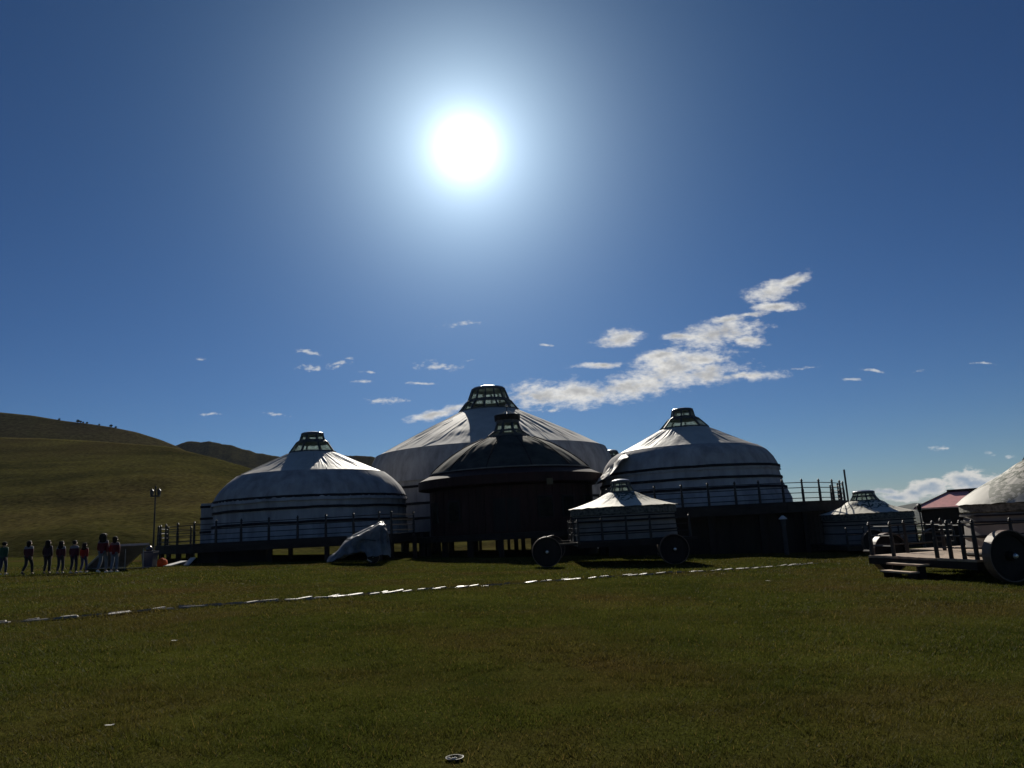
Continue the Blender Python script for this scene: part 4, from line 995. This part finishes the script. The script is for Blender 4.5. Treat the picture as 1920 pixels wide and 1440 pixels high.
def person(px, pfeet, phead, label, jacket, yoke, trousers, hair='long', stride=.0, arm=.0, shoes=(.5, .5, .5), dY=0.0, lean=0.0, zsplit=.755, heading=0.0):
    P = ghit(px, pfeet); 
    if dY: P = at(px, pfeet, P.y + dY)
    g = gz(P.x, P.y); H = (pfeet - phead) * mpp(P.x, P.y, 1) * .985
    root = tag(empty('person', (P.x, P.y, g), heading), label, 'person', 'students walking away over the lawn'); root.scale = (H, H, H)
    s = stride
    j = dict(pel=(0, 0, .53), spn=(0, .004, .63), chs=(0, .006, .745), nkb=(0, 0, .815), nck=(0, .008, .858), hd1=(0, .016, .89), hd2=(0, .012, .94), hd3=(0, .004, .978))
    for sd, sg in (('l', -1), ('r', 1)):
        st = s * sg; am = arm * -sg
        j['sh' + sd] = (sg * .098, 0, .80); j['el' + sd] = (sg * .132, -.015 + am * .4, .635 + abs(am) * .02); j['wr' + sd] = (sg * .13, .03 + am, .50 + abs(am) * .08)
        j['hp' + sd] = (sg * .05, 0, .51); kz = .285
        j['kn' + sd] = (sg * .052, .025 + st * .7 * (1 if st > 0 else .3), kz); lift = .05 * max(0, -st) / .12
        j['an' + sd] = (sg * .054, st * (1.0 if st > 0 else 1.15) - .005, .045 + lift); j['to' + sd] = (sg * .06, j['an' + sd][1] + .075, .018 + lift * .15)
    c = lambda *ks: [(k, j[k], r) for k, r in ks]
    chains = [c(('pel', .072), ('spn', .064), ('chs', .074), ('nkb', .042), ('nck', .030), ('hd1', .046), ('hd2', .058), ('hd3', .036))]
    for sd, sg in (('l', -1), ('r', 1)):
        chains.append(c(('chs', .074), ('sh' + sd, .034), ('el' + sd, .025), ('wr' + sd, .017)))
        chains.append(c(('pel', .072), ('hp' + sd, .05), ('kn' + sd, .033), ('an' + sd, .021), ('to' + sd, .018)))
        w = Vector(j['wr' + sd]); pm = w + Vector((0, .012, -.028))
        chains.append([('wr' + sd, tuple(w), .017), ('pm' + sd, tuple(pm), (.012, .018))])
        for k in range(4):
            b = pm + Vector((0, -.016 + .011 * k, -.014)); l = (.03, .036, .038, .032)[k]
            chains.append([('pm' + sd, tuple(pm), (.012, .018)), (f'f{k}a{sd}', tuple(b), .0055), (f'f{k}b{sd}', tuple(b + Vector((-sg * .004, .003, -l * .55))), .005), (f'f{k}c{sd}', tuple(b + Vector((-sg * .010, .006, -l))), .004)])
        tb = w + Vector((-sg * .006, .03, -.022)); chains.append([('wr' + sd, tuple(w), .017), ('t1' + sd, tuple(tb), .006), ('t2' + sd, tuple(tb + Vector((-sg * .004, .010, -.02))), .005)])
        chains.append([('hd2', j['hd2'], .058), ('ear' + sd, (sg * .05, .01, .925), .010)])
    chains.append([('hd1', j['hd1'], .046), ('nose', (0, .072, .915), .009)])
    skin_obj('body', chains, SKIN, root, 'pel')
    MB().lathe([(.001, -.006), (.006, 0), (.001, .006)], 8, c=(-.02, .066, .935)).lathe([(.001, -.006), (.006, 0), (.001, .006)], 8, c=(.02, .066, .935)).build('eyes', EYE, root)
    JM = cloth2('jacket_cloth', jacket, yoke, zsplit); TM = mat('trouser_cloth', trousers, rough=.85, var=.2, vscale=8)
    jc = [[('hem', (0, 0, .462), .098), ('pel', (0, 0, .54), .096), ('spn', j['spn'], .088), ('chs', j['chs'], .09), ('nkb', (0, 0, .822), .048), ('col', (0, .002, .85), .038)]]
    for sd in 'lr':
        w = Vector(j['wr' + sd]); jc.append([('chs', j['chs'], .09), ('sh' + sd, j['sh' + sd], .046), ('el' + sd, j['el' + sd], .040), ('cf' + sd, tuple(w + Vector((0, 0, .012))), .031)])
    skin_obj('jacket', jc, JM, root, 'spn')
    tcn = []
    for sd in 'lr':
        a = Vector(j['an' + sd]); tcn.append([('wst', (0, 0, .55), .075), ('hp' + sd, j['hp' + sd], .060), ('kn' + sd, j['kn' + sd], .046), ('cu' + sd, tuple(a + Vector((0, 0, .012))), .037)])
    skin_obj('trousers', tcn, TM, root, 'wst')
    SM = mat('shoe_leather', shoes, rough=.5)
    for sd in 'lr':
        a = Vector(j['an' + sd]); t = Vector(j['to' + sd]); mb = MB()
        mb.beam(a + Vector((0, -.02, -.025)), t + Vector((0, .025, .0)), .052, .036); mb.build('shoe', SM, root)
    nz = 16; prof = []
    if hair == 'short':
        prof = [(.012, 1.0), (.045, .992), (.062, .97), (.066, .945), (.064, .92), (.055, .898), (.04, .885)]; off = -.014
    elif hair == 'long':
        prof = [(.012, 1.0), (.048, .992), (.066, .968), (.071, .935), (.073, .895), (.078, .85), (.083, .80), (.07, .765), (.03, .75)]; off = -.03
    elif hair == 'puffy':
        prof = [(.012, 1.01), (.06, 1.0), (.088, .972), (.098, .93), (.098, .885), (.095, .84), (.088, .80), (.06, .775), (.03, .77)]; off = -.03
    else:
        prof = [(.012, 1.0), (.048, .992), (.066, .968), (.07, .935), (.066, .895), (.055, .86), (.04, .82), (.03, .78)]; off = -.024
    sd_ = px * .37
    prof = interp_profile(prof, 18)
    MB().lathe(prof, 28, c=(0, off + .016, 0), fn=lambda r, z, a, i: (r * (1 + .22 * fbm(a * 2.2, z * 18, sd_, 4)) * (.62 if math.cos(a) > .2 and z < .955 else 1), z)).build('hair', HAIR, root, True)
    return root
RED = (.12, .011, .014); MAR = (.075, .010, .016); DK = (.022, .012, .02); W = (.17, .165, .18); JEAN = (.05, .07, .13); BLK = (.014, .014, .018); GRY = (.13, .15, .18)
person(4, 1078, 1016, 'person in a dark green jacket, outermost of the walking group', (.012, .06, .03), (.014, .07, .035), (.02, .03, .06), 'short', .06, .10, (.6, .6, .6))
person(51, 1078, 1014, 'person in maroon jacket with pale yoke and dark trousers, lifting a heel mid-stride', MAR, W, BLK, 'tail', .13, .09, (.05, .05, .05))
person(87, 1076, 1013, 'person with long loose black hair over a near-black jacket, walking away', DK, (.03, .02, .03), BLK, 'long', .03, .03, (.03, .03, .03))
person(112, 1075.5, 1014.5, 'person with long hair over a maroon jacket with grey yoke and narrow dark trousers', MAR, (.16, .17, .2), (.025, .028, .04), 'long', .04, .06, (.35, .33, .3))
person(137, 1075, 1013.5, 'short-haired person in maroon jacket with pale shoulder yoke, beside the smaller one in bright red', MAR, W, (.016, .016, .03), 'short', .05, .05, (.5, .5, .5))
person(156, 1074, 1018, 'smallest person, in bright red jacket with pale stripe and blue jeans', (.22, .02, .015), (.03, .02, .022), (.03, .04, .11), 'long', .07, .08, (.75, .75, .75), zsplit=.80)
person(191, 1074, 1001, 'tallest person with full puffy black hair, red jacket and loose grey trousers', RED, (.12, .09, .11), GRY, 'puffy', .09, .06, (.7, .7, .7))
person(213, 1073, 1006, 'person in short red jacket and pale blue jeans, in front of the tilted panel', RED, (.13, .10, .11), (.10, .13, .19), 'tail', .04, .04, (.6, .6, .6))

# ------------------------------------------------------------------ small trees on the hill crest
def ridge_trees():
    LEAF = grass_like('tree_leaves', ((.02, .03, .008), (.035, .045, .012)), (.03, .03, .012), .5)
    BARK = mat('bark', (.06, .045, .035), rough=.9)
    labs = {0: 'tiny dark tree standing on the shaded hill crest'}
    rnd = random.Random(4); proto = None
    def crown_mesh(sd):
        r = random.Random(sd); mb = MB()
        for k in range(260):
            while True:
                v = Vector((r.uniform(-1, 1), r.uniform(-1, 1), r.uniform(-1, 1)))
                if .2 < v.length < 1: break
            v = Vector((v.x * 1.25, v.y * 1.25, v.z)) * (1 + .3 * fbm(v.x * 2, v.y * 2, v.z * 2 + sd)); a = Vector((r.gauss(0, 1), r.gauss(0, 1), r.gauss(0, 1))).normalized(); b = a.orthogonal().normalized(); s = r.uniform(.14, .26)
            i = len(mb.v); mb.v += [v + a * s, v + b * s, v - a * s, v - b * s]; mb.f.append((i, i + 1, i + 2, i + 3))
        return mb.mesh('crown', LEAF)
    cm = [crown_mesh(k) for k in range(3)]
    tm = MB().tube([(0, 0, -.3), (.03, 0, .5), (0, .04, 1.2)], [.14, .1, .05], 6).mesh('trunk', BARK)
    for k, px in enumerate((111, 146, 151, 156, 163, 186, 208, 217)):
        py = np.interp(px, [60, 120, 170, 210, 255], [779, 789, 795, 801, 810]); P = at(px, py, 420); s = (.5, .75, .6, .45, .5, .45, .7, .5)[k]
        lab = ('solitary tiny tree on the shaded crest, higher up than the clump of four', *['one of the clump of four tiny trees on the shaded hill crest'] * 4, 'solitary tiny tree on the crest between the clump of four and the pair', *['one of the pair of tiny trees lowest on the shaded hill crest'] * 2)[k]
        r = tag(empty('tree', (P.x, 420, P.z - .25)), lab, 'tree', ('solitary trees on the hill crest', 'clump of four trees on the hill crest', 'pair of trees on the hill crest')[0 if k in (0, 5) else 1 if k < 5 else 2]); r.scale = (s, s, s)
        link('trunk', tm, r); c = link('crown', cm[k % 3], r); c.location = (0, 0, 1.5)
ridge_trees()

# ------------------------------------------------------------------ grass blades over the lawn
def grass():
    rg = np.random.default_rng(7)
    zones = ((4.5, 9, 5400, .036, .0036), (9, 15, 2400, .040, .0055), (15, 25, 700, .042, .010), (25, 47, 190, .05, .018))
    allV = []; allR = []
    pp = np.array([(p.x, p.y) for p in PATH])
    for (y0, y1, dens, hgt, wid) in zones:
        hw = y1 * .72 + 1.5; n = int((y1 - y0) * 2 * hw * dens)
        y = rg.uniform(y0, y1, n); x = rg.uniform(-hw, hw, n); k = np.abs(x) < y * .72 + 1.0; x, y = x[k], y[k]
        # clumping, and no blades on the stones
        cl = np.sin(x * 3.1 + 2 * np.sin(y * 1.7)) * np.sin(y * 2.7 + 1.3 * np.sin(x * 2.3)); k = rg.uniform(0, 1, len(x)) < .75 + .35 * cl; x, y = x[k], y[k]
        yp = np.interp(x, pp[:, 0], pp[:, 1]); sl = np.interp(x, (pp[1:, 0] + pp[:-1, 0]) / 2, np.diff(pp[:, 1]) / np.diff(pp[:, 0])); dd = (y - yp) / np.sqrt(1 + sl * sl)
        k = np.abs(dd) > rg.uniform(.02, .40, len(x)); x, y, dd = x[k], y[k], dd[k]
        n = len(x); xs = np.where(x < 0, x, 70 * np.tanh(x / 70)); z = -.035 * xs - .0076 * y
        bz = np.array([  .05 * fbm(a * .12, b * .12) for a, b in zip(x[::1], y[::1])]) if n < 400000 else np.zeros(n)
        z = z + bz - .004 + .22 * np.exp(-((x - 11.2) / 2.6) ** 2 - ((y - 35.5) / 1.6) ** 2)
        tuft = np.clip(np.sin(x * 5.3 + 3 * np.sin(y * 3.1)) * np.sin(y * 4.9 + 2 * np.sin(x * 4.3)) + .25 * np.sin(x * 1.1 + y * .7), 0, 1); stalk = rg.uniform(0, 1, n) > .996
        h = hgt * rg.uniform(.45, 1.15, n) * (.85 + .8 * tuft) * (1 + 1.6 * stalk) * (1 + .5 * (np.abs(dd) < .7)); w = wid * rg.uniform(.6, 1.3, n); a = rg.uniform(0, np.pi, n)
        lx, ly = rg.normal(0, .55, n) * h, rg.normal(0, .55, n) * h
        b = np.stack([x, y, z], 1); d = np.stack([np.cos(a) * w, np.sin(a) * w, np.zeros(n)], 1); t = b + np.stack([lx, ly, h], 1)
        allV.append(np.stack([b - d, b + d, t], 1).reshape(-1, 3)); allR.append(np.repeat(rg.uniform(0, 1, n), 3))
    V = np.concatenate(allV).astype(np.float32); Rr = np.concatenate(allR).astype(np.float32); nt = len(V) // 3
    me = bpy.data.meshes.new('grass'); me.vertices.add(len(V)); me.vertices.foreach_set('co', V.ravel()); me.loops.add(len(V)); me.loops.foreach_set('vertex_index', np.arange(len(V), dtype=np.int32))
    me.polygons.add(nt); me.polygons.foreach_set('loop_start', np.arange(0, len(V), 3, dtype=np.int32)); me.update(calc_edges=True)
    at_ = me.attributes.new('rnd', 'FLOAT', 'POINT'); at_.data.foreach_set('value', Rr)
    me.materials.append(BLADE); print('grass tris', nt)
    tag(link('grass', me), 'short olive green grass blades covering the lawn', 'grass', kind='stuff')
grass()

# ------------------------------------------------------------------ the air between the lawn and the far hills
def haze():
    x0, x1, y0, y1, z0, z1 = -9100, 9100, -40, 9100, -95, 125
    mb = MB(); mb.box(((x0 + x1) / 2, (y0 + y1) / 2, (z0 + z1) / 2), (x1 - x0, y1 - y0, z1 - z0))
    m = bpy.data.materials.new('pale_air'); m.use_nodes = True; N = m.node_tree.nodes; L = m.node_tree.links; N.clear()
    out = N.new('ShaderNodeOutputMaterial'); v = N.new('ShaderNodeVolumePrincipled'); v.inputs['Color'].default_value = (.75, .85, 1, 1)
    v.inputs['Density'].default_value = HAZE; v.inputs['Anisotropy'].default_value = 0; L.new(v.outputs[0], out.inputs['Volume'])
    tag(mb.build('haze', m), 'thin pale haze over the valley', 'haze', kind='stuff')
HAZE = 4.5e-5
haze()
